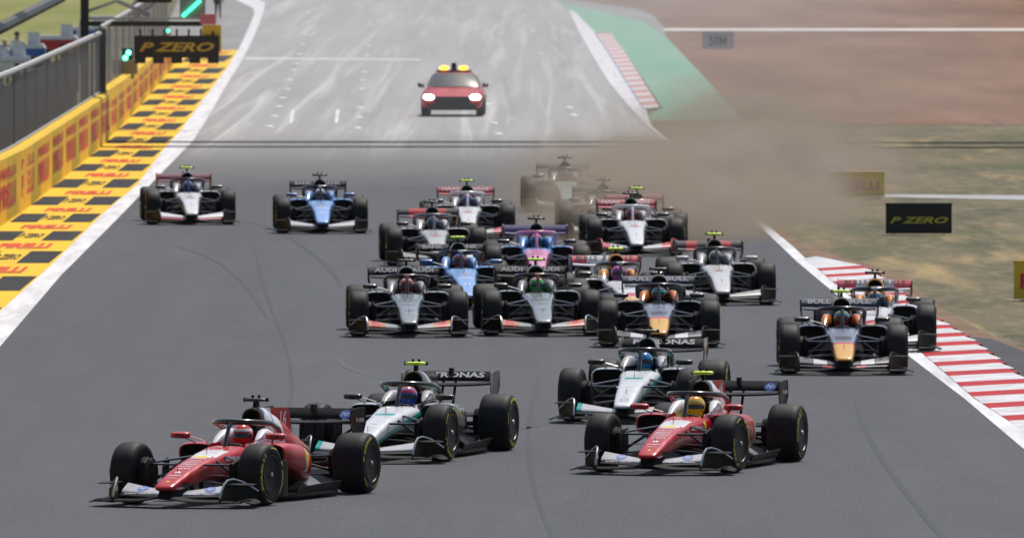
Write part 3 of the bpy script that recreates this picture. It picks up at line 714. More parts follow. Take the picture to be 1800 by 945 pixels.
def rw_end(s_):
    mb = MB(); pr = [(3.66, .78), (3.63, .88), (3.66, .98), (3.9, 1.0), (4.14, 1.0), (4.16, .8), (4.12, .64), (3.98, .50), (3.86, .42), (3.80, .42), (3.84, .56), (3.76, .70)]
    def xof(z): return .58-.07*max(0, (.78-z)/.36)
    vs = [(s_*xof(z), y, z) for y, z in pr]+[(s_*(xof(z)+.014), y, z) for y, z in pr]; n = len(pr)
    mb.add(vs, [list(range(n)), list(range(n, 2*n))]+[(i, (i+1) % n, (i+1) % n+n, i+n) for i in range(n)]); return mb.mesh('endplate', smooth=False)
def mirror_mesh(s_):
    mb = MB(); mb.loft([superring(y, hw, .765+h, .765-h, 3.5, 20, cx=s_*.60) for y, hw, h in ((1.0, .09, .022), (1.02, .115, .036), (1.08, .12, .04), (1.14, .10, .036))], 0)
    mb.tube([(s_*.56, 1.07, .735), (s_*.50, 1.2, .69), (s_*.48, 1.26, .67)], .010, 6, 1, .5); mb.tube([(s_*.5, 1.08, .755), (s_*.30, 1.08, .70)], .012, 6, 0, .5)
    return mb.mesh('mirror', angle=50)
def pod_cam():
    mb = MB(); mb.loft([[(-.022, 1.93, 1.04), (.022, 1.93, 1.04), (.018, 2.08, 1.04), (-.018, 2.08, 1.04)], [(-.018, 1.95, 1.14), (.018, 1.95, 1.14), (.014, 2.06, 1.14), (-.014, 2.06, 1.14)]], 1)
    mb.loft([superring(y, hw, 1.155+h, 1.155-h, 3, 16) for y, hw, h in ((1.93, .12, .012), (1.945, .135, .022), (2.03, .14, .025), (2.06, .13, .018))], 0)
    for s_ in (-1, 1): mb.tube([(s_*.12, 1.99, 1.155), (s_*.155, 1.99, 1.155)], .023, 8, 1); mb.lathe([(1.17, .012), (1.20, .02), (1.212, .012)], 8, 1, 'Z', (s_*.04, 1.99, 0))
    return mb.mesh('camera_pod', angle=50)
def antenna(a, b):
    mb = MB(); mb.tube([a, b], .004, 5); return mb.mesh('antenna')
def arm(pts, r=.02, fl=.45):
    mb = MB(); mb.tube(pts[:2], r, 10, 0, fl)
    if len(pts) > 2: mb.tube([pts[2], pts[1]], r, 10, 0, fl)
    return mb
def arms(s_):
    out = []
    for nm, pts, r in (('wishbone', [(.17, -.22, .475), (.66, -.02, .47), (.215, .42, .545)], .032), ('wishbone', [(.15, -.18, .275), (.66, 0, .22), (.22, .48, .27)], .028),
                    ('pushrod', [(.66, .02, .20), (.21, .12, .50)], .018), ('track_rod', [(.65, -.12, .33), (.18, -.2, .36)], .013),
                    ('wishbone', [(.08, 2.9, .44), (.62, 3.4, .46), (.07, 3.45, .45)], .028), ('wishbone', [(.1, 2.95, .25), (.62, 3.4, .22), (.1, 3.6, .2)], .022), ('pushrod', [(.6, 3.38, .22), (.12, 3.05, .40)], .016), ('driveshaft', [(.62, 3.4, .35), (.1, 3.42, .33)], .03)):
        m_ = arm([(s_*x, y, z) for x, y, z in pts], r, 1.0 if nm in ('driveshaft', 'pushrod') else .45); out.append((nm, m_.mesh(nm)))
    return out
def duct(s_, y, x, r):
    mb = MB(); mb.lathe([(s_*(x-.10), r*.6), (s_*(x-.09), r*.9), (s_*x, r), (s_*(x+.06), r)], 28, 0, 'X', (0, y, .36))
    if y < 1: mb.loft([superring(-.3, .03, .50, .28, 3, 12, cx=s_*(x-.08)), superring(-.1, .035, .56, .24, 3, 12, cx=s_*(x-.06))])
    return mb.mesh('brake_duct', angle=40)
def tyre_mesh(w, R=.362):
    h = w/2; prof = [(-h+.01, .235), (-h, .26), (-h-.006, .30), (-h+.012, .335), (-h+.04, .353), (-h*.5, .361), (0, R), (h*.5, .361), (h-.04, .353), (h-.012, .335), (h+.006, .30), (h, .26), (h-.01, .235)]
    mb = MB(); mb.lathe(prof, 72); return mb.mesh('tyre', angle=60)
def rim_mesh(w):
    h = w/2; mb = MB()
    mb.lathe([(h-.012, .237), (h+.002, .236), (h+.003, .226), (h-.025, .219), (h-.05, .20), (h-.055, .12), (h-.03, .085), (h-.02, .05), (h-.02, .001)], 48, 0)
    mb.lathe([(-h+.012, .237), (-h+.03, .20), (-h+.03, .01)], 32, 0)
    for k in range(10):
        a = 2*pi*k/10; r0, r1 = .08, .205
        c = [Vector((h-.036, cos(a)*r0, sin(a)*r0)), Vector((h-.038, cos(a)*r1, sin(a)*r1))]
        mb.tube(c, .011, 6, 0)
    mb.lathe([(h-.02, .032), (h+.004, .028), (h+.01, .016), (h+.01, .001)], 12, 1)
    return mb.mesh('wheel', angle=35)
def ring_text(w):
    h = w/2+.009; mb = MB()
    for txt, a0, span in (('PIRELLI', pi/2, 1.55), ('P ZERO', -pi/2, 1.35), ):
        vs, fs = tdata(txt, .05, .0); out = []
        for v in vs:
            r = .298+v.y*.040; a = a0-v.x*span
            out.append((h-.0015-max(0, (r-.30))*.35, cos(a)*r*1.0, sin(a)*r))
        mb.add(out, fs)
    for a0, a1 in ((-.25, .25), (pi-.3, pi+.2)):   # painted band arcs between the words
        n = 12; vs = []
        for i in range(n+1):
            a = a0+(a1-a0)*i/n
            for r in (.308, .319): vs.append((h-.001-max(0, (r-.30))*.35, cos(a)*r, sin(a)*r))
        mb.add(vs, [(2*i, 2*i+1, 2*i+3, 2*i+2) for i in range(n)])
    return mb.mesh('lettering', smooth=False)
def wheel_parts(w): return rim_mesh(w), tyre_mesh(w), ring_text(w)
FWH, RWH = wheel_parts(.30), wheel_parts(.395)
M_ = dict(body=body_mesh(), pod=pod_mesh(), cover=cover_mesh(), halo=halo_mesh(), surr=surround_mesh(), floor=floor_mesh(), barge=bargeboard_mesh(), fwm=fw_main(), rwm=rw_main(), rwf=rw_flap(), cam=pod_cam(), )
ANT = [antenna((0, .35, .58), (0, .35, .74)), antenna((0, -.62, .38), (0, -.62, .46)), antenna((.1, .80, .63), (.1, .8, .72))]
def flip(me, name=None):
    c = me.copy(); c.transform(Matrix.Scale(-1, 4, (1, 0, 0))); c.flip_normals(); return c
M_['pod2'] = flip(M_['pod']); M_['barge2'] = flip(M_['barge'])
FL = {(s_, k): fw_flap(s_, k) for s_ in (-1, 1) for k in (0, 1)}; FE = {s_: fw_end(s_) for s_ in (-1, 1)}; RE = {s_: rw_end(s_) for s_ in (-1, 1)}
MI = {s_: mirror_mesh(s_) for s_ in (-1, 1)}; AR = {s_: arms(s_) for s_ in (-1, 1)}
DU = {(s_, k): duct(s_, (0, 3.4)[k], (.63, .54)[k], (.19, .19)[k]) for s_ in (-1, 1) for k in (0, 1)}
swm = MB(); swm.loft([superring(1.22, .12, .66, .54, 3, 16), superring(1.25, .13, .67, .53, 3, 16), superring(1.27, .12, .66, .54, 3, 16)]); SW = swm.mesh('steering_wheel')
def bvh_of(me): return BVHTree.FromPolygons([v.co.copy() for v in me.vertices], [list(p.vertices) for p in me.polygons])
BV = {k: bvh_of(M_[k]) for k in ('body', 'cover', 'pod')}
def refine(vs, fs, L):
    """split long triangles so that projected lettering follows the surface"""
    me = bpy.data.meshes.new('t'); me.from_pydata(vs, [], fs); bm = bmesh.new(); bm.from_mesh(me); bmesh.ops.triangulate(bm, faces=bm.faces)
    for _ in range(4):
        es = [e for e in bm.edges if e.calc_length() > L]
        if not es: break
        bmesh.ops.subdivide_edges(bm, edges=es, cuts=1); bmesh.ops.triangulate(bm, faces=bm.faces)
    bm.verts.index_update(); v2 = [v.co.copy() for v in bm.verts]; f2 = [[v.index for v in f.verts] for f in bm.faces]; bm.free(); bpy.data.meshes.remove(me); return v2, f2
def decal(vs, fs, bv, o, ux, uy, W_, H_, dirn, off=.003, L=.05, mb=None, mi=0):
    """lay unit-box outlines on a surface along dirn"""
    o = Vector(o); ux = Vector(ux).normalized(); uy = Vector(uy).normalized(); d = Vector(dirn).normalized(); mb = mb or MB()
    v2, f2 = refine([o+ux*(v[0]*W_)+uy*(v[1]*H_) for v in vs], fs, L); out = []
    for v in v2:
        hit = BV[bv].ray_cast(v-d*1.0, d, 2.5)
        out.append(hit[0]-d*off if hit[0] is not None else v)
    mb.add(out, f2, mi); return mb
def ell(n=24): return [Vector((.5*cos(2*pi*k/n), .5*sin(2*pi*k/n), 0)) for k in range(n)], [list(range(n))]
def shellshape():
    p = [(-.2, -.5), (.2, -.5), (.22, -.36), (.5, .0), (.46, .25), (.3, .43), (0, .5), (-.3, .43), (-.46, .25), (-.5, 0), (-.22, -.36)]
    return [Vector((a, b, 0)) for a, b in p], [list(range(len(p)))]
# ---- driver
def driver_mesh():
    j = [(0, 1.72, .26, .15), (0, 1.68, .42, .15), (0, 1.64, .56, .13), (0, 1.60, .64, .06), (0, 1.58, .70, .07), (0, 1.56, .76, .075)]
    e = [(0, 1), (1, 2), (2, 3), (3, 4), (4, 5)]
    for s_ in (-1, 1):
        n = len(j); j += [(s_*.15, 1.60, .58, .055), (s_*.165, 1.45, .50, .045), (s_*.12, 1.30, .58, .035), (s_*.11, 1.25, .63, .034), (s_*.09, 1.5, .30, .085), (s_*.09, 1.05, .42, .065), (s_*.07, .6, .38, .045)]
        e += [(2, n), (n, n+1), (n+1, n+2), (n+2, n+3), (0, n+4), (n+4, n+5), (n+5, n+6)]
    return skin_mesh('person', j, e, 1)
DRV = driver_mesh()
def helmet_mesh():
    mb = MB(); rings = []; N = 28
    for i in range(19):
        t = -1+2*i/18; a = t*pi/2; z = sin(a)*.135; r = cos(a)
        r = max(r, .02)**.85 if t < 0 else max(r, .02)
        ring = []
        for k in range(N):
            ph = 2*pi*k/N; x = .122*r*cos(ph); y = .15*r*sin(ph)
            if y < 0 and z < -.02: y *= 1.08
            ring.append((x, 1.55+y, .755+z))
        rings.append(ring)
    mb.loft(rings[2:]); mb.box((0, 1.62, .885), (.02, .14, .012)); return mb.mesh('helmet', angle=60)
HEL = helmet_mesh()

CARS = "racing cars running in the pack"
def paint_pair(me, m, m2=None): return [m, m2 or DARK]
def make_car(px, py, deg, pal, label, steer=0, extras=None):
    th = radians(deg); r = empty('racing_car', G(px, py), -th); tag(r, label, 'racing car', CARS); p = pal
    L = lambda n, me, mats, par=r: link(n, me, par, mats)
    body = L('body', M_['body'], [p['body']]); cov = L('engine_cover', M_['cover'], [p['cover'], DARK])
    L('sidepod', M_['pod'], [p['pod'], DARK]); L('sidepod', M_['pod2'], [p['pod'], DARK])
    L('halo', M_['halo'], [p['halo']]); L('head_surround', M_['surr'], [p['surr'], CARBON_MATT]); L('floor', M_['floor'], [CARBON, p.get('skin', CARBON)])
    L('bargeboard', M_['barge'], [CARBON]); L('bargeboard', M_['barge2'], [CARBON]); L('steering_wheel', SW, [CARBON_MATT])
    fwg = L('front_wing', M_['fwm'], [CARBON_MATT])
    for s_ in (-1, 1):
        L('flap', FL[s_, 0], [p['flap1']], fwg); L('flap', FL[s_, 1], [p['flap2']], fwg); L('endplate', FE[s_], [CARBON, p.get('lip', CARBON)], fwg)
        mi_ = L('mirror', MI[s_], [p['mirror'], CARBON])
        for nm, me in AR[s_]: L(nm, me, [ARMM])
        for k in (0, 1): L('brake_duct', DU[s_, k], [CARBON_MATT])
    rwg = L('rear_wing', M_['rwm'], [p['rwm']]); L('flap', M_['rwf'], [p['rwf']], rwg)
    for s_ in (-1, 1): L('endplate', RE[s_], [p['rwe']], rwg)
    L('camera_pod', M_['cam'], [p['cam'], CARBON_MATT]); [L('antenna', q, [CARBON_MATT]) for q in ANT]
    for s_ in (-1, 1):
        for fr_ in (0, 1):
            rim, ty, tx = (FWH, RWH)[fr_]; x, y = ((.80, 0), (.752, 3.4))[fr_]
            wo = L('wheel', rim, [RIM, METAL]); wo.location = (s_*x, y, .362)
            rz = 0 if s_ > 0 else pi
            spin = random.uniform(0, 6.28)
            wo.rotation_euler = (spin*(1 if s_ > 0 else -1), 0, rz-(radians(steer) if fr_ == 0 else 0))
            L('tyre', ty, [TYRE], wo); L('lettering', tx, [YEL], wo)
    if 'rtext' in p:
        t, m_ = p['rtext']; c, s_ = cos(.85), sin(.85)
        for sx in ((0,) if len(t) > 5 else (-.3, .3)):
            mb = MB(); put_text(mb, t, (sx, 3.96+.082*c+.001-.012*s_-.0, .860+.082*s_-.0+.021*c), (1, 0, 0), (0, c, s_), .86 if sx == 0 else .36, .088, 0, .03)
            mb.v = [(x, y-.012, z+.008) for x, y, z in mb.v]; mb.obj('lettering', m_, r, smooth=False)
    if extras: extras(r)
    return r
def make_driver(root, hel, suit, label):
    # the driver sits in the car but is a thing of its own
    o = link('person', DRV, None, [suit]); o.matrix_world = root.matrix_basis.copy(); o.location = root.location; o.rotation_euler = root.rotation_euler
    tag(o, label, 'person', 'drivers seated in the racing cars')
    h = link('helmet', HEL, o, [hel]); return o
def helm(name, base, top=None, mid=None):
    z = []
    if mid: z.append((mid, [(0, 0, 1, -.80), (0, 0, -1, .835)]))
    if top: z.append((top, [(0, 0, 1, -.84)]))
    z.append(((.01, .01, .012), [(0, -1, 0, 1.53), (0, 0, 1, -.725), (0, 0, -1, .785)]))
    return zmat('helmet_'+name, base, z, .2, .6)
def suit(name, c): return mat('suit_'+name, c, .8)

RED = (.47, .006, .014); DK = (.010, .011, .013)
# colour schemes -----------------------------------------------------------
def pal(n, body, cover, pod, halo, surr, flap1, flap2, mirror, rwm, rwf, rwe, cam, **k):
    q = lambda a, s_: a if not isinstance(a, (tuple, list)) or isinstance(a, bpy.types.Material) else mat('%s_%s' % (n, s_), a, .35, 0, .4)
    d = dict(body=q(body, 'body'), cover=q(cover, 'cover'), pod=q(pod, 'pod'), halo=q(halo, 'halo'), surr=q(surr, 'surr'), flap1=q(flap1, 'flap1'), flap2=q(flap2, 'flap2'), mirror=q(mirror, 'mirror'), rwm=q(rwm, 'rwm'), rwf=q(rwf, 'rwf'), rwe=q(rwe, 'rwe'), cam=q(cam, 'cam'))
    d.update(k); return d
CAMY = mat('camera_yellow', (.55, .80, .03), .5); CAMK = mat('camera_black', (.015, .015, .015), .4)
SILVERSKIN = mat('crumpled_foil', (.45, .45, .46), .28, .9)
def topz(off, hi=1): # above the falling line of the nose edge
    return (0, -.17*hi, 1*hi, -(.44+off)*hi)
red_body = zmat('red_body', RED, [((.72, .72, .75), [(0, -1, 0, .62), (0, 1, 0, -.22), (-1, .04, 0, .15), (0, 0, 1, -.5)]), (DK, [(0, -.02, -1, .30), (0, 1, 0, .15)]), (DK, [(0, -.13, -1, .20), (0, 1, 0, .82)]), (DK, [(0, 1, 0, -2.2)]), (DK, [(-1, 0, 0, .212), (0, 1, 0, -1.0), (0, -1, 0, 1.82)])], .34, .35)
red_cover = zmat('red_cover', (.74, .74, .77), [(RED, [(0, 1, .35, -2.80)]), ((.06, .12, .5), [(0, 1, .2, -2.33), (0, -1, -.2, 2.38), (0, 0, 1, -.74)]), (DK, [(0, -1, -.05, 1.97)])], .34, .35)
RP = pal('red', red_body, red_cover, zmat('red_pod', RED, [], .34, .35), zmat('halo_dark', (.02, .02, .022), [], .2, .8), (.74, .74, .77), CARBON, zmat('flap_silver', (.50, .50, .52), [], .3, .5), (.50, .015, .02), CARBON, CARBON, CARBON, CAMK, skin=SILVERSKIN, lip=METAL)
RP2 = dict(RP); RP2['cam'] = CAMY
TEAL = (.0, .36, .33)
def teal_body(n, top=(.70, .72, .74)):
    return zmat(n, DK, [(TEAL, [(0, -.17, 1, -.355), (0, -1, 0, 1.05)]), (top, [(0, -.17, 1, -.405), (0, -1, 0, 1.05)]), (TEAL, [(0, 1, 0, -.24), (0, -1, 0, .36), (-1, 0, 0, .13), (0, 0, 1, -.56)]), (DK, [(0, 1, 0, -1.0), (-1, 0, 0, .212), (0, -1, 0, 1.82)])], .3, .45, .1)
MP = pal('teal', teal_body('teal_body'), zmat('teal_cover', (.012, .014, .015), [((.45, .47, .48), [(0, 1, .6, -2.62), (0, -1, -.6, 2.76)])], .25, .7), zmat('teal_pod', (.012, .014, .015), [((.5, .53, .55), [(0, 0, 1, -.655)]), (TEAL, [(0, 1, 0, -2.0), (0, 0, 1, -.42), (0, -1, 0, 3.0)])], .25, .7), zmat('halo_dark', 0), zmat('surr_mixed', (.5, .5, .5), [(DK, [(0, 0, -1, .70)])], .3, .4), CARBON, zmat('flap_teal', (.50, .50, .52), [(TEAL, [(1, 0, 0, -.60)])], .3, .5), zmat('mirror_teal', (.012, .014, .015), [((.45, .55, .56), [(0, 0, 1, -.812)])], .3, .5), CARBON, CARBON, zmat('rwe_teal', (.02, .02, .02), [((.35, .33, .28), [(0, -1, 0, 3.80)])], .3, .5), CAMK, rtext=('PETRONAS', WHITE), lip=METAL)
MP1 = dict(MP); MP1['cam'] = CAMY
sil_top = (.25, .29, .30)
SP = pal('silver', zmat('silver_body', DK, [(sil_top, [(0, -.17, 1, -.40), (0, -1, 0, 1.05)]), (DK, [(0, 1, 0, -1.0), (-1, 0, 0, .212), (0, -1, 0, 1.82)])], .25, .7, .3), zmat('silver_cover', (.015, .015, .016), [(sil_top, [(0, 0, 1, -1.02), (0, 1, 0, -1.8)])], .25, .7), zmat('silver_pod', (.015, .015, .016), [((.25, .27, .28), [(0, 0, 1, -.66)])]), zmat('halo_black', (.015, .015, .016), [((.55, .25, .18), [(-1, 0, 0, .05), (0, 0, 1, -.92)])], .25, .6), zmat('surr_grey', (.25, .26, .27), [], .4),
         CARBON, zmat('flap_red_orange', (.28, .30, .31), [((.42, .14, .03), [(1, 0, 0, -.38)]), ((.50, .02, .02), [(1, 0, 0, -.46)]), ((.45, .17, .04), [(1, 0, 0, -.60)])], .35), (.02, .025, .025), CARBON, CARBON, CARBON, CAMK, rtext=('AUDI', mat('grey_lettering', (.45, .45, .46), .5)), lip=METAL)
SP1 = dict(SP); SP1['cam'] = CAMY
NAVY = (.016, .02, .04)
NP = pal('navy', zmat('navy_body', NAVY, [((.22, .25, .34), [(0, -.17, 1, -.41), (0, -1, 0, .75)]), (NAVY, [(0, 1, 0, .16), (0, -1, 0, .12), (-1, 0, 0, .12), (0, 0, 1, -.45)]), ((.6, .02, .04), [(0, -1, 0, -.30), (0, -.17, 1, -.40)]), ((.72, .38, .04), [(0, -1, 0, -.38), (0, -.1, 1, -.33)]), (DK, [(0, 1, 0, -1.0), (-1, 0, 0, .212), (0, -1, 0, 1.82)])], .3, .5), zmat('navy_cover', NAVY, [((.30, .22, .12), [(0, 0, 1, -1.02)])], .3, .5), NAVY, zmat('halo_navy', (.02, .022, .03), [], .3, .5), zmat('surr_orange', NAVY, [((.60, .16, .02), [(0, -1, 0, 1.66), (0, 0, 1, -.68)])], .35), CARBON, zmat('flap_navy', (.03, .032, .045), [((.6, .6, .62), [(1, 0, 0, -.25), (-1, 0, 0, .45)]), ], .3), NAVY, zmat('rw_navy', (.03, .032, .045)), NAVY, NAVY, CAMK, rtext=('BULL', mat('pale_lettering', (.5, .52, .56), .5)))
NP['flap1'] = zmat('flap1_navy', DK, [((.6, .03, .05), [(1, 0, 0, -.18), (-1, 0, 0, .32)])], .3)
NP1 = dict(NP); NP1['cam'] = CAMY
OP = pal('whiteorange', zmat('wo_body', (.03, .03, .05), [((.70, .70, .72), [(0, -.17, 1, -.37)]), ((.6, .03, .06), [(0, -1, 0, -.22), (0, -.17, 1, -.37)]), ((.75, .42, .06), [(0, -1, 0, -.42), (0, -.1, 1, -.30)]), (DK, [(0, 1, 0, -1.0), (-1, 0, 0, .212), (0, -1, 0, 1.82)])], .3, .5), (.70, .27, .02), zmat('wo_pod', (.62, .63, .66), [((.03, .03, .1), [(0, 0, -1, .5)])]), zmat('halo_black2', (.015, .015, .018), [((.6, .6, .6), [(-1, 0, 0, .06), (0, 0, 1, -.92)])], .3), zmat('surr_wo', (.66, .66, .68), [((.65, .25, .02), [(0, -1, 0, 1.62), (0, 0, 1, -.72)])], .35), CARBON, (.5, .5, .52), (.03, .03, .035), zmat('rw_wo', (.55, .56, .6)), zmat('rwf_wo', (.55, .56, .6), [((.6, .06, .1), [(1, 0, 0, -.30)])]), (.03, .03, .035), CAMK, rtext=('BULLS', BLACKL))
OP1 = dict(OP); OP1['cam'] = CAMY
BLU = (.07, .22, .62)
BP = pal('blue', zmat('blue_body', DK, [((.22, .43, .80), [(0, -.17, 1, -.37)]), ((.6, .3, .3), [(0, 1, 0, -.2), (0, -1, 0, .32), (-1, 0, 0, .07), (0, 0, 1, -.55)]), (DK, [(0, 1, 0, -1.0), (-1, 0, 0, .212), (0, -1, 0, 1.82)])], .3, .6), zmat('blue_cover', (.012, .014, .03), [((.08, .2, .55), [(0, 1, 0, -2.2)])]), zmat('blue_pod', (.012, .014, .03), [((.16, .34, .68), [(0, 0, 1, -.64)])]), zmat('halo_blue', (.012, .014, .03), [((.65, .65, .7), [(-1, 0, 0, .05), (0, 0, 1, -.92)])], .3), (.2, .38, .7), CARBON, zmat('flap_white', (.45, .46, .5)), (.05, .16, .4), CARBON, CARBON, CARBON, CAMK, rtext=('BANK', mat('grey_lettering', 0)))
BP1 = dict(BP); BP1['cam'] = CAMY
PK = (.74, .26, .46)
PP = pal('pink', zmat('pink_body', DK, [(PK, [(0, -.17, 1, -.36)]), ((.08, .28, .65), [(0, 1, 0, -.75), (0, -.17, 1, -.30)]), ((.08, .28, .65), [(0, -1, 0, -.75)]), (DK, [(0, 1, 0, -1.0), (-1, 0, 0, .212), (0, -1, 0, 1.82)])], .3, .6), (.02, .02, .05), zmat('pink_pod', (.02, .03, .06), [((.09, .25, .55), [(0, 0, 1, -.64)]), (PK, [(1, 0, 0, -.6), (0, -1, 0, 1.5)])]), zmat('halo_pink', PK), (.09, .30, .66), CARBON, (.3, .3, .35), (.02, .02, .03), (.05, .04, .12), zmat('rwf_pink', (.05, .04, .14), [(PK, [(0, 0, 1, -.985)])]), (.25, .04, .2), CAMK)
WH = (.72, .72, .73)
def white_pal(n, rw, rwtxt, flap, top=WH, cover=None, halo=WH, pod=(.03, .03, .032)):
    d = pal(n, zmat(n+'_body', DK, [(top, [(0, -.17, 1, -.37)]), ((.6, .12, .1), [(0, 1, 0, -.2), (0, -1, 0, .32), (-1, 0, 0, .07), (0, 0, 1, -.55)]), (DK, [(0, 1, 0, -1.0), (-1, 0, 0, .212), (0, -1, 0, 1.82)])], .3, .5), cover or (.02, .02, .022), zmat(n+'_pod', pod, [((.35, .35, .36), [(0, 0, 1, -.655)])]), halo, zmat(n+'_surr', (.5, .5, .5)), CARBON, flap, (.03, .03, .03), rw, rw, (.03, .03, .03), CAMK)
    return d
HP1 = white_pal('haasw', (.42, .03, .05), None, zmat('flap_redtip', (.42, .42, .43), [((.5, .04, .06), [(1, 0, 0, -.5)])])); HP1['rtext'] = ('HAAS', WHITE); HP1['cam'] = CAMY
HP2 = white_pal('haasd', zmat('rw_dark_red', (.03, .03, .03), [((.5, .03, .03), [(-1, 0, 0, .36)])]), None, (.18, .18, .19), top=(.50, .50, .50), halo=(.16, .16, .17)); HP2['cam'] = CAMK
HP3 = white_pal('haasr', (.42, .03, .05), None, zmat('flap_redtip', 0)); HP3['rtext'] = ('HAAS', WHITE); HP3['lip'] = mat('lip_red', (.5, .05, .08), .5)
DP = white_pal('dsil', zmat('rw_dark_red2', (.03, .03, .03), [((.5, .03, .03), [(-1, 0, 0, .40), (1, 0, 0, -.2)])]), None, (.28, .28, .27), top=(.60, .60, .60), halo=(.03, .03, .032), pod=(.03, .03, .03)); DP['cam'] = CAMY; DP['mirror'] = mat('mirror_pale', (.45, .45, .45), .4)
KP = white_pal('left', (.18, .012, .04), None, (.60, .60, .62), halo=(.02, .02, .05), cover=zmat('cad_cover', (.02, .02, .05), [((.35, .35, .4), [(0, 0, 1, -1.0)])])); KP['cam'] = CAMY; KP['flap1'] = mat('flap1_red', (.5, .03, .07), .4); KP['rwe'] = mat('rwe_orange', (.35, .14, .03), .5); KP['rtext'] = ('TEAM', mat('lilac_lettering', (.5, .35, .4), .5)); KP['rtext'] = None; del KP['rtext']
AP = white_pal('green', (.02, .06, .05), None, (.1, .2, .18), top=(.30, .55, .48), halo=(.03, .12, .10), cover=(.02, .09, .08))
XP = white_pal('dust1', (.03, .03, .03), None, (.35, .35, .35), top=(.4, .4, .4), halo=(.05, .05, .05))
YP = white_pal('dust2', (.30, .05, .05), None, (.35, .3, .3), top=(.5, .5, .5), halo=(.3, .3, .3)); YP['cam'] = CAMY

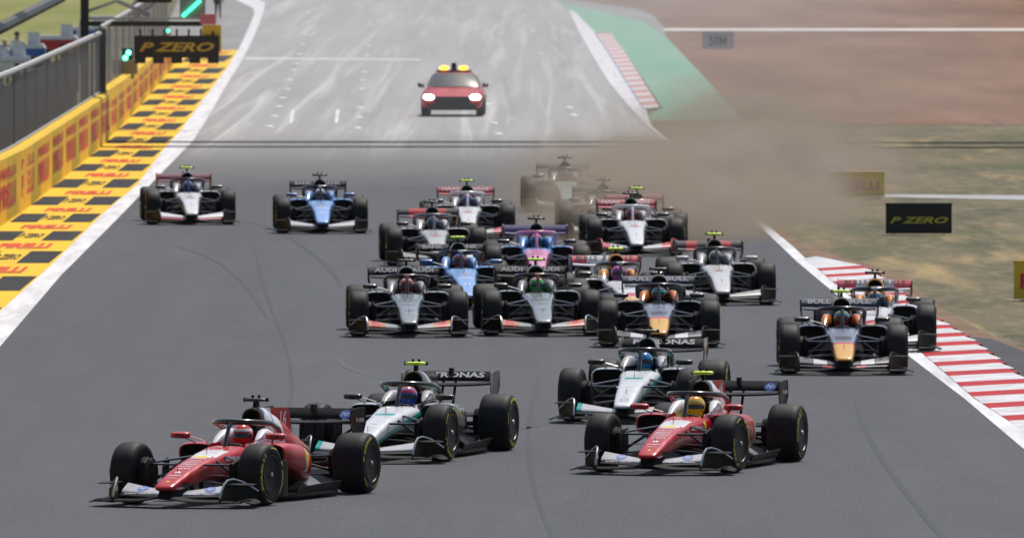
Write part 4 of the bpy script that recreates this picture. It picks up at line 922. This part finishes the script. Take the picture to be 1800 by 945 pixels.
# livery details on the two red cars -----------------------------------------
EMB_Y = mat('emblem_yellow', (.78, .55, .03), .45); OVB = mat('oval_blue', (.10, .18, .55), .4); WL2 = mat('pale_lettering2', (.78, .74, .76), .5); ORG = mat('orange_mark', (.75, .25, .03), .5)
def mark_obj(mb, name, m, r): return mb.obj(name, m, r, smooth=False)
def red_extras(num):
    def f(r):
        dn = (0, 0, -1)
        def nose(txt, y, W_, H_, mi=0, bold=.03): mark_obj(decal(*tdata(txt, bold), 'body', (0, y, .9), (1, 0, 0), (0, 1, 0), W_, H_, dn, .003, .05), 'lettering', WL2, r)
        nose('SANTANDER', .04, .22, .045); nose('CEVA', -.07, .20, .035); nose('BINGX', -.16, .20, .035); nose('PIRELLI', -.25, .2, .04); nose('UNICREDIT', -.34, .19, .035); nose('IBM', -.43, .17, .03)
        nose('HP', .62, .2, .07); nose('HP', .48, .2, .05)
        v, fs = ell(); mark_obj(decal(v, fs, 'body', (0, -.60, .9), (1, 0, 0), (0, 1, 0), .075, .06, dn, .003, .05), 'emblem', WL2, r)
        nose('PUMA', -.70, .16, .03); nose('IVECO', -.80, .13, .022)
        for s_ in (-1, 1):
            mark_obj(decal(*tdata('RICHARD MILLE', .03), 'body', (s_*1, .62, .52), (0, s_, 0), (0, 0, 1), .42, .045, (-s_, 0, 0), .003, .05), 'lettering', WL2, r)
        v, fs = ell(); mark_obj(decal(v, fs, 'body', (0, .16, .9), (1, 0, 0), (0, 1, 0), .2, .13, dn, .003, .04), 'emblem', EMB_Y, r); mark_obj(decal(v, fs, 'body', (0, -.93, .9), (1, 0, 0), (0, 1, 0), .045, .04, dn, .003, .04), 'emblem', EMB_Y, r)
        for s_ in (-1, 1):
            em = decal([Vector((-.5, .5, 0)), Vector((.5, .5, 0)), Vector((.5, -.1, 0)), Vector((0, -.5, 0)), Vector((-.5, -.1, 0))], [[0, 1, 2, 3, 4]], 'body', (s_*1, .92, .53), (0, s_, 0), (0, 0, 1), .08, .13, (-s_, 0, 0), .003, .04); mark_obj(em, 'emblem', EMB_Y, r)
        hz = MB(); ring = MB()
        v, fs = ell(); decal(v, fs, 'body', (0, .16, .9), (1, 0, 0), (0, 1, 0), .25, .17, dn, .0018, .04, ring); mark_obj(ring, 'emblem_border', WL2, r)
        for s_ in (-1, 1):
            # number on the red spine panel, shield on the sidepod
            nm = MB(); put_text(nm, num, (s_*.0165, 2.86, .90), (0, s_, 0), (0, 0, 1), .22, .20, 0, .02, .15); nm.v = [(x, y, z) for x, y, z in nm.v]; mark_obj(nm, 'race_number', WHITE, r)
            tr = Matrix.Identity(3)
            sh = MB(); v, fs = shellshape()
            v2, f2 = refine([Vector((1, 2.02, .47))+Vector((0, 1, 0))*(a.x*.24)+Vector((0, 0, 1))*(a.y*.26) for a in v], fs, .05)
            sh2 = MB(); 
            def put(mbx, scale, off):
                v2, f2 = refine([Vector((1.2, 2.0, .47))+Vector((0, 1, 0))*(a.x*.24*scale)+Vector((0, 0, 1))*(a.y*.25*scale) for a in v], fs, .04)
                out = []
                for q in v2:
                    h = BV['pod'].ray_cast(q, Vector((-1, -.15, 0)).normalized(), 3)
                    pq = (h[0]+Vector((off, 0, 0))) if h[0] is not None else q
                    out.append((pq.x*s_, pq.y, pq.z))
                mbx.add(out, f2)
            put(sh, 1.0, .006); put(sh2, 1.22, .003); mark_obj(sh, 'emblem', EMB_Y, r); mark_obj(sh2, 'emblem_border', WL2, r)
            # ovals on front flap and rear wing
            ov = MB(); v, fs = ell(); a = .42; c, sn = cos(a), sin(a)
            a = .30+.22*.42; c, sn = cos(a), sin(a); o_ = Vector((s_*.42, -.83+.20*.42+.11*c-.012*sn, .135+.04*.42+.11*sn+.016*c))
            ov.add([o_+Vector((1, 0, 0))*(q.x*.13)+Vector((0, c, sn))*(q.y*.15) for q in v], fs); mark_obj(ov, 'oval_logo', OVB, r); ov = MB()
            o2 = Vector((s_*.40, 3.975, .915)); ov.add([o2+Vector((1, 0, 0))*(q.x*.15)+Vector((0, .66, .75))*(q.y*.13) for q in v], fs)
            mark_obj(ov, 'oval_logo', OVB, r)
            ot = MB(); put_text(ot, 'hp', o_+Vector((0, -.002, .004)), (1, 0, 0), (0, c, sn), .09, .09, 0, .0, .3); mark_obj(ot, 'lettering', WHITE, r); ot = MB(); put_text(ot, 'hp', o2+Vector((0, -.006, .004)), (1, 0, 0), (0, .66, .75), .09, .08, 0, 0, .3); mark_obj(ot, 'lettering', WHITE, r)
            ep = MB(); put_text(ep, 'V-POWER', (s_*.599, 3.98, .85), (0, s_, 0), (0, 0, 1), .2, .05); mark_obj(ep, 'lettering', WL2, r)
            ep = MB(); v, fs = ell(12); ep.add([Vector((s_*.599, 3.98-s_*.15, .86))+Vector((0, q.x*.05, q.y*.06)) for q in v], fs); mark_obj(ep, 'emblem', ORG, r)
            ml = MB(); put_text(ml, 'ZYN', (s_*.60, .995, .765), (1, 0, 0), (0, 0, 1), .1, .03, 0, .03); ml.v = [(x, y-.001, z) for x, y, z in ml.v]; mark_obj(ml, 'lettering', BLACKL, r)
            fl_ = MB(); put_text(fl_, 'SHELL HELIX', (s_*.40, -.862, .150), (1, 0, 0), (0, .9, .3), .34, .022, 0, .02); fl_.v = [(x, y-.01, z+.012) for x, y, z in fl_.v]; mark_obj(fl_, 'lettering', WL2, r)
    return f
def teal_extras(r):
    for y, t, w_ in ((.50, 'TEAMVIEWER', .26), (-.30, 'UBS', .12), (-.45, 'AMD', .13), (-.58, 'SAP', .12), (-.70, 'AKKODIS', .13)):
        mark_obj(decal(*tdata(t, .02), 'body', (0, y, .9), (1, 0, 0), (0, 1, 0), w_*.8, .026, (0, 0, -1), .003, .05), 'lettering', mat('ink_pale', (.3, .33, .34), .5), r)
    v, fs = ell(20); hole = []
    n = 20; vs = [Vector((.5*cos(2*pi*k/n), .5*sin(2*pi*k/n), 0)) for k in range(n)]+[Vector((.40*cos(2*pi*k/n), .40*sin(2*pi*k/n), 0)) for k in range(n)]
    mark_obj(decal(vs, [[k, (k+1) % n, (k+1) % n+n, k+n] for k in range(n)], 'body', (0, -.88, .9), (1, 0, 0), (0, 1, 0), .12, .12, (0, 0, -1), .003, .04), 'emblem', INK, r)
def nose_word(txts, m, ys=(-.15,)):
    def f(r):
        for t, y, w_, h_ in txts: mark_obj(decal(*tdata(t, .03), 'body', (0, y, .9), (1, 0, 0), (0, 1, 0), w_, h_, (0, 0, -1), .003, .06), 'lettering', m, r)
    return f
INK = mat('ink_grey', (.12, .13, .14), .5)
NW = lambda *t: nose_word(t, INK)
grid = [
 (345, 886, 19.5, RP, "leading red and white racing car, number 16, with black camera bar", 4, red_extras('16'), helm('red', (.6, .02, .03), None, (.7, .7, .7)), suit('red', (.5, .02, .03)), 'driver in a red helmet seated in the leading red car number 16'),
 (667, 809, 13, MP1, "silver car with teal edging and yellow-green camera bar, just behind the leading red car", 3, teal_extras, helm('mix', (.03, .12, .6), (.45, .15, .2), (.6, .03, .03)), suit('grey', (.3, .3, .32)), "driver in a blue and red helmet seated in the teal-edged car behind the leader"),
 (1110, 740, 7, MP, "silver car with teal edging and black camera bar, behind the second red car", 3, teal_extras, helm('blue', (.03, .25, .55), (.02, .15, .4), None), suit('teal', (.05, .4, .45)), 'driver in a blue helmet seated in the teal-edged car right of centre'),
 (1172, 829, 14, RP2, 'red and white racing car, number 44, with yellow-green camera bar at lower right', 5, red_extras('44'), helm('yellow', (.75, .42, .02), (.75, .35, .02), (.6, .5, .1)), suit('yellow', (.75, .6, .03)), 'driver in a yellow and orange helmet seated in the right-hand red car'),
 (718, 590, -1.5, SP, "grey car with red and orange front flaps and dark camera bar, left of its twin", 0, NW(('REVOLUT', -.1, .24, .1), ('AUDI', -.5, .14, .08), ('BP', .2, .2, .1)), helm('dred', (.35, .03, .04), (.6, .3, .25), None), suit('dark', (.15, .02, .03)), 'driver in a dark red helmet seated in the left one of the two grey cars'),
 (951, 588, -2.5, SP1, "grey car with red and orange front flaps and yellow-green camera bar", 0, NW(('REVOLUT', -.1, .24, .1), ('AUDI', -.5, .14, .08), ('BP', .2, .2, .1)), helm('green', (.04, .45, .06), (.7, .3, .25), None), suit('dgreen', (.05, .15, .05)), 'driver in a green helmet seated in the right one of the two grey cars'),
 (1158.6, 608, .5, NP, 'navy racing car with yellow nose tip and black camera bar, in mid pack', 0, NW(('ORACLE', .05, .3, .08), ('BULL', -.2, .2, .1)), helm('navyteal', (.02, .03, .08), (.03, .04, .08), (.0, .35, .3)), suit('navy', (.03, .03, .08)), 'driver in a dark helmet with teal band seated in the middle navy car'),
 (1265.5, 534, -2, DP, 'dirty black racing car with pale silver nose and pale mirrors, left of the striped kerb', 0, NW(('TGR', .3, .16, .06)), helm('dull', (.15, .2, .2), (.3, .3, .3), None), suit('black1', (.05, .05, .05)), 'driver in a dull grey helmet seated in the black car with pale silver nose'),
 (1102, 565, -5, OP1, "white car with orange air intake, partly hidden behind the middle navy car", 0, NW(('VISA', .15, .26, .12)), helm('pinkish', (.35, .08, .35), (.5, .1, .4), None), suit('purple', (.1, .05, .2)), "driver in a pink and purple helmet, in the white car behind the navy car"),
 (944.5, 501, -.5, PP, 'pink and blue racing car with pink halo behind the two grey cars', 0, NW(('BWT', .2, .22, .14), ('BWT', -.4, .16, .1)), helm('bluepink', (.05, .2, .45), (.5, .1, .3), None), suit('blue2', (.05, .1, .3)), 'driver in a blue helmet seated in the pink car'),
 (818, 541, -4, BP1, 'light blue racing car with yellow-green camera bar between the two grey cars', 0, nose_word((('W', -.5, .12, .12), ('SANTANDER', -.05, .25, .07)), WL2), helm('redblue', (.3, .04, .06), (.05, .1, .3), None), suit('blue3', (.04, .08, .3)), 'driver in a red and blue helmet seated in the light blue car in the pack'),
 (766.7, 466, -2.7, HP2, "dirty grey racing car with black camera bar, left of the pink car", 0, NW(('HAAS', .1, .2, .08)), helm('greyblue', (.1, .12, .25), (.1, .1, .1), None), suit('black2', (.04, .04, .05)), 'driver in a grey-blue helmet seated in the dirty grey car behind the light blue car'),
 (823, 421, -1, HP1, "white-nosed car with red rear wing and yellow-green camera bar, clear of the dust", 0, NW(('HAAS', .1, .2, .08)), helm('bluewhite', (.05, .15, .45), (.4, .05, .08), None), suit('black3', (.05, .05, .06)), 'driver in a blue helmet seated in the white-nosed car with red rear wing'),
 (1116, 448, -2, HP3, "white-nosed car with red rear wing and black camera bar, in the dust's edge", 0, NW(('HAAS', .1, .2, .08)), helm('rednavy', (.35, .03, .05), (.1, .05, .1), None), suit('redw', (.3, .05, .06)), 'driver in a red helmet seated in the white car at the edge of the dust'),
 (996, 372, -1, AP, 'pale green racing car half lost in the brown dust, the farthest back', 0, None, helm('dgrn', (.05, .2, .15), None, None), suit('green1', (.03, .2, .15)), 'driver in a green helmet seated in the pale green car in the dust'),
 (1064, 419, -1, XP, "dark racing car nearly hidden in the dust, between the green and white-nosed cars", 0, None, helm('gr2', (.15, .15, .15), None, None), suit('gry', (.1, .1, .1)), 'driver in a dark helmet seated in the dark car nearly hidden in the dust'),
 (1124, 437, -1, YP, "ghostly racing car in the dust, only its yellow-green camera bar and rear wing showing", 0, None, helm('gr3', (.3, .2, .2), None, None), suit('gry2', (.2, .1, .1)), 'driver seated in the ghostly car with yellow-green camera bar in the dust'),
 (334.7, 393.5, -3.5, KP, 'white-nosed racing car with maroon rear wing, nearest the white line at far left', 0, NW(('VCARB', .1, .2, .08)), helm('blue4', (.05, .12, .45), (.2, .2, .4), None), suit('navy2', (.03, .03, .1)), 'driver in a blue helmet seated in the car nearest the left white line'),
 (565.5, 409, -2, BP, 'light blue racing car with black camera bar, running alone at left', 0, nose_word((('W', -.5, .12, .12), ('SANTANDER', -.05, .25, .07)), WL2), helm('white', (.3, .3, .35), (.65, .65, .7), None), suit('blue5', (.04, .06, .2)), 'driver in a white-topped helmet seated in the lone light blue car'),
 (1482.4, 655.5, .5, NP1, 'navy racing car with yellow nose tip and yellow-green camera bar beside the striped kerb', 0, NW(('ORACLE', .05, .3, .08), ('BULL', -.2, .2, .1)), helm('redgreen', (.35, .03, .05), (.1, .3, .1), (.0, .3, .45)), suit('navy3', (.03, .03, .08)), 'driver in a red and green helmet seated in the navy car beside the kerb'),
 (1538, 616, 1.5, OP, "white car with orange air intake and black camera bar, at the striped kerb", 0, NW(('VISA', .15, .26, .12)), helm('cyan', (.03, .2, .35), (.6, .3, .1), None), suit('navy4', (.05, .05, .15)), 'driver in a cyan helmet seated in the white and orange car on the kerb'),
]
for (px, py, deg, p_, lab, st_, ex, hm, su, dl) in grid:
    r = make_car(px, py, deg, p_, lab, st_, ex)
    make_driver(r, hm, su, dl)

# ================================================================== FOLLOWING SAFETY CAR
sc = empty('safety_car', G(794.5, 205.5), radians(-1)); tag(sc, 'red rescue estate car with glowing headlights and amber roof lamps following the pack', 'car')
SRED = zmat('estate_red', (.48, .008, .02), [], .35, .3); GLS = mat('windscreen_glass', (.02, .03, .04), .11, 0, .6, spec=.8)
SB = [(0, .72, .55, .32, 3), (.04, .86, .66, .26, 3.4), (.25, .93, .74, .22, 4), (.8, .95, .86, .22, 4), (1.5, .95, .96, .22, 4), (2.6, .95, .99, .22, 4), (4.0, .94, 1.0, .24, 4), (4.6, .90, .92, .28, 4), (4.72, .82, .8, .36, 3)]
mb = MB(); mb.loft([superring(y, *interp(SB, y), 40) for y in [0, .02, .04, .1, .2]+[.3+.2*i for i in range(21)]+[4.5, 4.65, 4.72]]); mb.obj('body', SRED, sc)
GH = [(1.35, .82, .93, .80, 6), (2.15, .66, 1.37, .80, 6), (2.5, .65, 1.43, .8, 6), (3.5, .65, 1.42, .8, 6), (4.2, .65, 1.34, .8, 6), (4.65, .76, .95, .8, 6)]
mb = MB(); mb.loft([superring(y, *interp(GH, y), 32) for y in (1.35, 1.6, 1.85, 2.1, 2.3, 2.5, 3.0, 3.5, 4.0, 4.3, 4.65)]); mb.obj('cabin', SRED, sc)
mb = MB(); rows = []
for i in range(9):
    t = i/8; row = []
    for k in range(17):
        u = -1+k/8; hw = .77-.14*t; row.append((hw*u, 1.30+.76*t+.15*u*u, .96+.44*t-.03*u*u*t+.02*sin(pi*t)))
    rows.append(row)
mb.loft(rows, 0, False, False); mb.obj('windscreen', GLS, sc, angle=80)
GR = mat('grille_black', (.02, .02, .02), .6)
mb = MB(); mb.prism([(-.55, .0), (.55, .0), (.5, .2), (-.5, .2)], .36, .66); mb.v = [(x, y-.035, z) for x, y, z in mb.v]; mb.box((0, -.0, .33), (1.5, .14, .16)); mb.box((0, .02, .24), (1.5, .2, .05)); mb.obj('grille', GR, sc, smooth=False)
for s_ in (-1, 1):
    mb = MB(); mb.loft([superring(-.012, .12, .70, .57, 2.4, 16, cx=s_*.70), superring(.02, .155, .72, .55, 2.4, 16, cx=s_*.71), superring(.2, .15, .72, .55, 2.4, 16, cx=s_*.73)]); mb.obj('headlight', mat('headlight_lit', (.8, .8, .8), .2, emit=(1, .98, .94), es=16), sc)
    mb = MB(); mb.loft([superring(1.45, .05, 1.06, .96, 3, 12, cx=s_*.99), superring(1.5, .1, 1.09, .93, 3, 12, cx=s_*1.0), superring(1.62, .09, 1.09, .93, 3, 12, cx=s_*1.0)]); mb.tube([(s_*.9, 1.6, .95), (s_*1.0, 1.55, .98)], .03, 6); mb.obj('mirror', mat('mirror_black', (.02, .02, .02), .3), sc)
    mb = MB(); mb.loft([[(s_*.9, 1.6, .98), (s_*.9, 4.3, 1.0), (s_*.74, 4.1, 1.3), (s_*.72, 2.2, 1.33)]] + [[(s_*.80, 1.6, .98), (s_*.8, 4.3, 1.0), (s_*.64, 4.1, 1.3), (s_*.62, 2.2, 1.33)]]); mb.v = [(x*.93, y, z) for x, y, z in mb.v]; mb.obj('side_window', GLS, sc, smooth=False)
    for y in (.85, 3.75):
        wm = MB(); wm.lathe([(-.09, .12), (-.09, .22), (.085, .235), (.09, .2), (.05, .16), (.06, .02)], 28); wo = wm.obj('wheel', RIM, sc); wo.location = (s_*.85, y, .34); wo.rotation_euler = (0, 0, 0 if s_ > 0 else pi)
        wm = MB(); wm.lathe([(-.11, .22), (-.12, .30), (-.09, .34), (.09, .34), (.12, .30), (.11, .22)], 36); wm.obj('tyre', TYRE, wo)
    mb = MB(); mb.loft([superring(2.45, .12, 1.60, 1.50, 3, 16, cx=s_*.30), superring(2.5, .14, 1.62, 1.48, 3, 16, cx=s_*.30), superring(2.7, .14, 1.62, 1.48, 3, 16, cx=s_*.30)]); mb.obj('amber_lamp', mat('amber_lit', (.8, .4, .02), .3, emit=(1, .48, .04), es=3.2), sc)
mb = MB(); mb.box((0, 2.6, 1.455), (1.1, .25, .05)); mb.box((0, 2.6, 1.56), (.2, .24, .32), 0, 0, .7); mb.obj('roof_bar', GR, sc, smooth=False)

sc.scale = (1.0, 1.0, .95)
# ================================================================== BOARDS ON THE GRASS
def board(px, py, wpx, hpx, txt, face, ink, label, rz=0, shear=0, th=.14, bold=.03, wf=.72, hf=.3, dz=0, name='advertising_board'):
    g0 = G(px, py); s_ = F/g0.y; W_, Hh = wpx/s_, hpx/s_
    e = empty(name, g0, rz); tag(e, label, 'sign')
    mb = MB(); mb.box((0, 0, Hh/2), (W_, th, Hh-.02)); mb.box((0, .01, Hh-.0), (W_+.02, th+.02, .03)); mb.obj('panel', [face], e, smooth=False)
    mb = MB(); put_text(mb, txt, (0, -th/2-.006, Hh*(.48+dz)), (1, 0, 0), (0, 0, 1), W_*wf, Hh*hf, 0, bold, shear); mb.obj('lettering', ink, e, smooth=False)
    mb = MB()
    for sx in (-1, 1): mb.box((sx*W_*.38, .2, .03), (.06, .45, .05)); mb.tube([(sx*W_*.38, .08, Hh*.7), (sx*W_*.38, .38, .05)], .02, 6)
    mb.obj('foot', POSTM, e, smooth=False)
    return e
board(1615, 411, 116, 53, 'P ZERO', mat('board_black', (.008, .008, .009), .6), mat('board_gold', (.55, .48, .04), .5), 'black board with slanted yellow letters standing on the dry grass at right', 0, .35, wf=.88, hf=.22, dz=-.02)
board(1507, 346, 95, 43, 'PIRELLI', mat('board_yellow', (.80, .55, .03), .5), mat('board_red', (.6, .04, .04), .5), 'yellow board with red letters half lost in the dust, left above the black board', 0, .0, wf=.8, hf=.35)
board(1851, 526, 138, 67, 'PIRELLI', mat('board_yellow', 0), mat('board_red', 0), 'yellow board with red lettering cut off by the right edge of the picture', 0, 0, wf=.84, hf=.4)
board(1262, 86, 56, 29, '50M', mat('board_pale', (.55, .55, .58), .6), BLACKL, 'small pale distance board with dark figures on the gravel far away', 0, 0, wf=.55, hf=.6, name='distance_board')
# low white barrier across the gravel
lb = MB(); a, b = G(1165, 52), G(2300, 56)
y0 = (a.y+b.y)/2; lb.loft([[(x, y0-1, .0), (x, y0+1.5, .08), (x, y0+1.8, .08), (x, y0+2, 0)] for x in (a.x, b.x)]); tag(lb.obj('barrier', worn('barrier_white', (.66, .64, .60), (.5, .42, .36), .5, .4), smooth=False), 'low white barrier running across the far end of the gravel', 'barrier')
# dark embankment seen at the top right
bk = MB(); bk.loft([[(7, 905, -.1), (7, 930, -.1), (7, 925, .5)], [(90, 880, -.1), (90, 905, -.1), (90, 900, 2.0)]]); tag(bk.obj('embankment', worn('dark_bank', (.05, .07, .05), (.12, .1, .08), .6, .5), smooth=False), kind='structure')

# ================================================================== AIR AND DUST
def volume_mat(name, col, dens, hetero=None, emission=0):
    m = bpy.data.materials.new(name); m.use_nodes = True; t = m.node_tree; t.nodes.remove(t.nodes['Principled BSDF'])
    v = t.nodes.new('ShaderNodeVolumePrincipled'); v.inputs['Color'].default_value = lin(col); v.inputs['Density'].default_value = dens; v.inputs['Anisotropy'].default_value = .1
    t.links.new(v.outputs[0], t.nodes['Material Output'].inputs['Volume'])
    if hetero: hetero(t, v)
    return m
HAZE_D = .00002
mb = MB(); mb.box((0, 1000, 4.0), (2400, 2400, 12)); hz = mb.obj('haze', volume_mat('haze_air', (.9, .9, .9), HAZE_D), smooth=False); tag(hz, kind='stuff')
# pale tyre smoke and hot air lying over the start straight
mb = MB(); mb.loft([[(-9.2, 388, .02), (22, 388, .02), (-4, 398, 1.7)], [(-22, 980, .02), (34, 980, .02), (-8, 980, 3.6)]])
tag(mb.obj('tyre_smoke', volume_mat('smoke_air', (.95, .95, .95), .0028), smooth=False), kind='stuff')
def dust_nodes(dens, nz, thr):
    def f(t, v):
        tc = t.nodes.new('ShaderNodeTexCoord'); 
        ln = t.nodes.new('ShaderNodeVectorMath'); ln.operation = 'LENGTH'; t.links.new(tc.outputs['Object'], ln.inputs[0])
        mr = t.nodes.new('ShaderNodeMapRange'); mr.inputs[1].default_value = 1.0; mr.inputs[2].default_value = .0; mr.interpolation_type = 'SMOOTHSTEP'; t.links.new(ln.outputs['Value'], mr.inputs[0])
        n = t.nodes.new('ShaderNodeTexNoise'); n.inputs['Scale'].default_value = nz; n.inputs['Detail'].default_value = 3; t.links.new(tc.outputs['Object'], n.inputs['Vector'])
        m2 = t.nodes.new('ShaderNodeMapRange'); m2.inputs[1].default_value = thr; m2.inputs[2].default_value = thr+.3; t.links.new(n.outputs[0], m2.inputs[0])
        a = t.nodes.new('ShaderNodeMath'); a.operation = 'MULTIPLY'; t.links.new(mr.outputs[0], a.inputs[0]); t.links.new(m2.outputs[0], a.inputs[1])
        b = t.nodes.new('ShaderNodeMath'); b.operation = 'MULTIPLY'; b.inputs[1].default_value = dens; t.links.new(a.outputs[0], b.inputs[0]); t.links.new(b.outputs[0], v.inputs['Density'])
    return f
DUSTC = (.60, .50, .395)
def dust(loc, size, dens, nz=1.6, thr=.3, col=DUSTC):
    bm = bmesh.new(); bmesh.ops.create_icosphere(bm, subdivisions=3, radius=1.0); me = bpy.data.meshes.new('dust_cloud'); bm.to_mesh(me); bm.free()
    o = link('dust_cloud', me); me.materials.append(volume_mat('dust_air', col, .1, dust_nodes(dens, nz, thr))); o.location = loc; o.scale = size; tag(o, kind='stuff'); return o
dust((4.7, 304, .0), (3.5, 34, 2.0), .85, 2.4, .38)
dust((2.7, 281, .1), (3.1, 15, 2.2), .85, 2.4, .36)
dust((6.2, 350, .1), (4.8, 46, 2.1), .26, 2.6, .38)
dust((6.6, 322, .1), (3.6, 24, 1.8), .20, 2.6, .36)
dust((1.7, 306, .1), (2.6, 14, 2.0), .62, 2.4, .36)
dust((10, 450, .2), (8, 110, 3.0), .008, 2.2, .3)
dust((6.8, 400, .1), (5.5, 60, 1.9), .05, 2.6, .36)
for i in range(12):     # rolling puffs thrown up by the wheels
    Y_ = random.uniform(274, 322); u = random.random()
    dust((2.2+4.6*u+(Y_-274)*.015, Y_, random.uniform(.5, 1.5)), (random.uniform(.7, 1.3), random.uniform(3, 6), random.uniform(.45, .95)), random.uniform(.5, 1.1), 2.2, .36, (.52, .44, .36) if i % 2 else (.66, .58, .49))
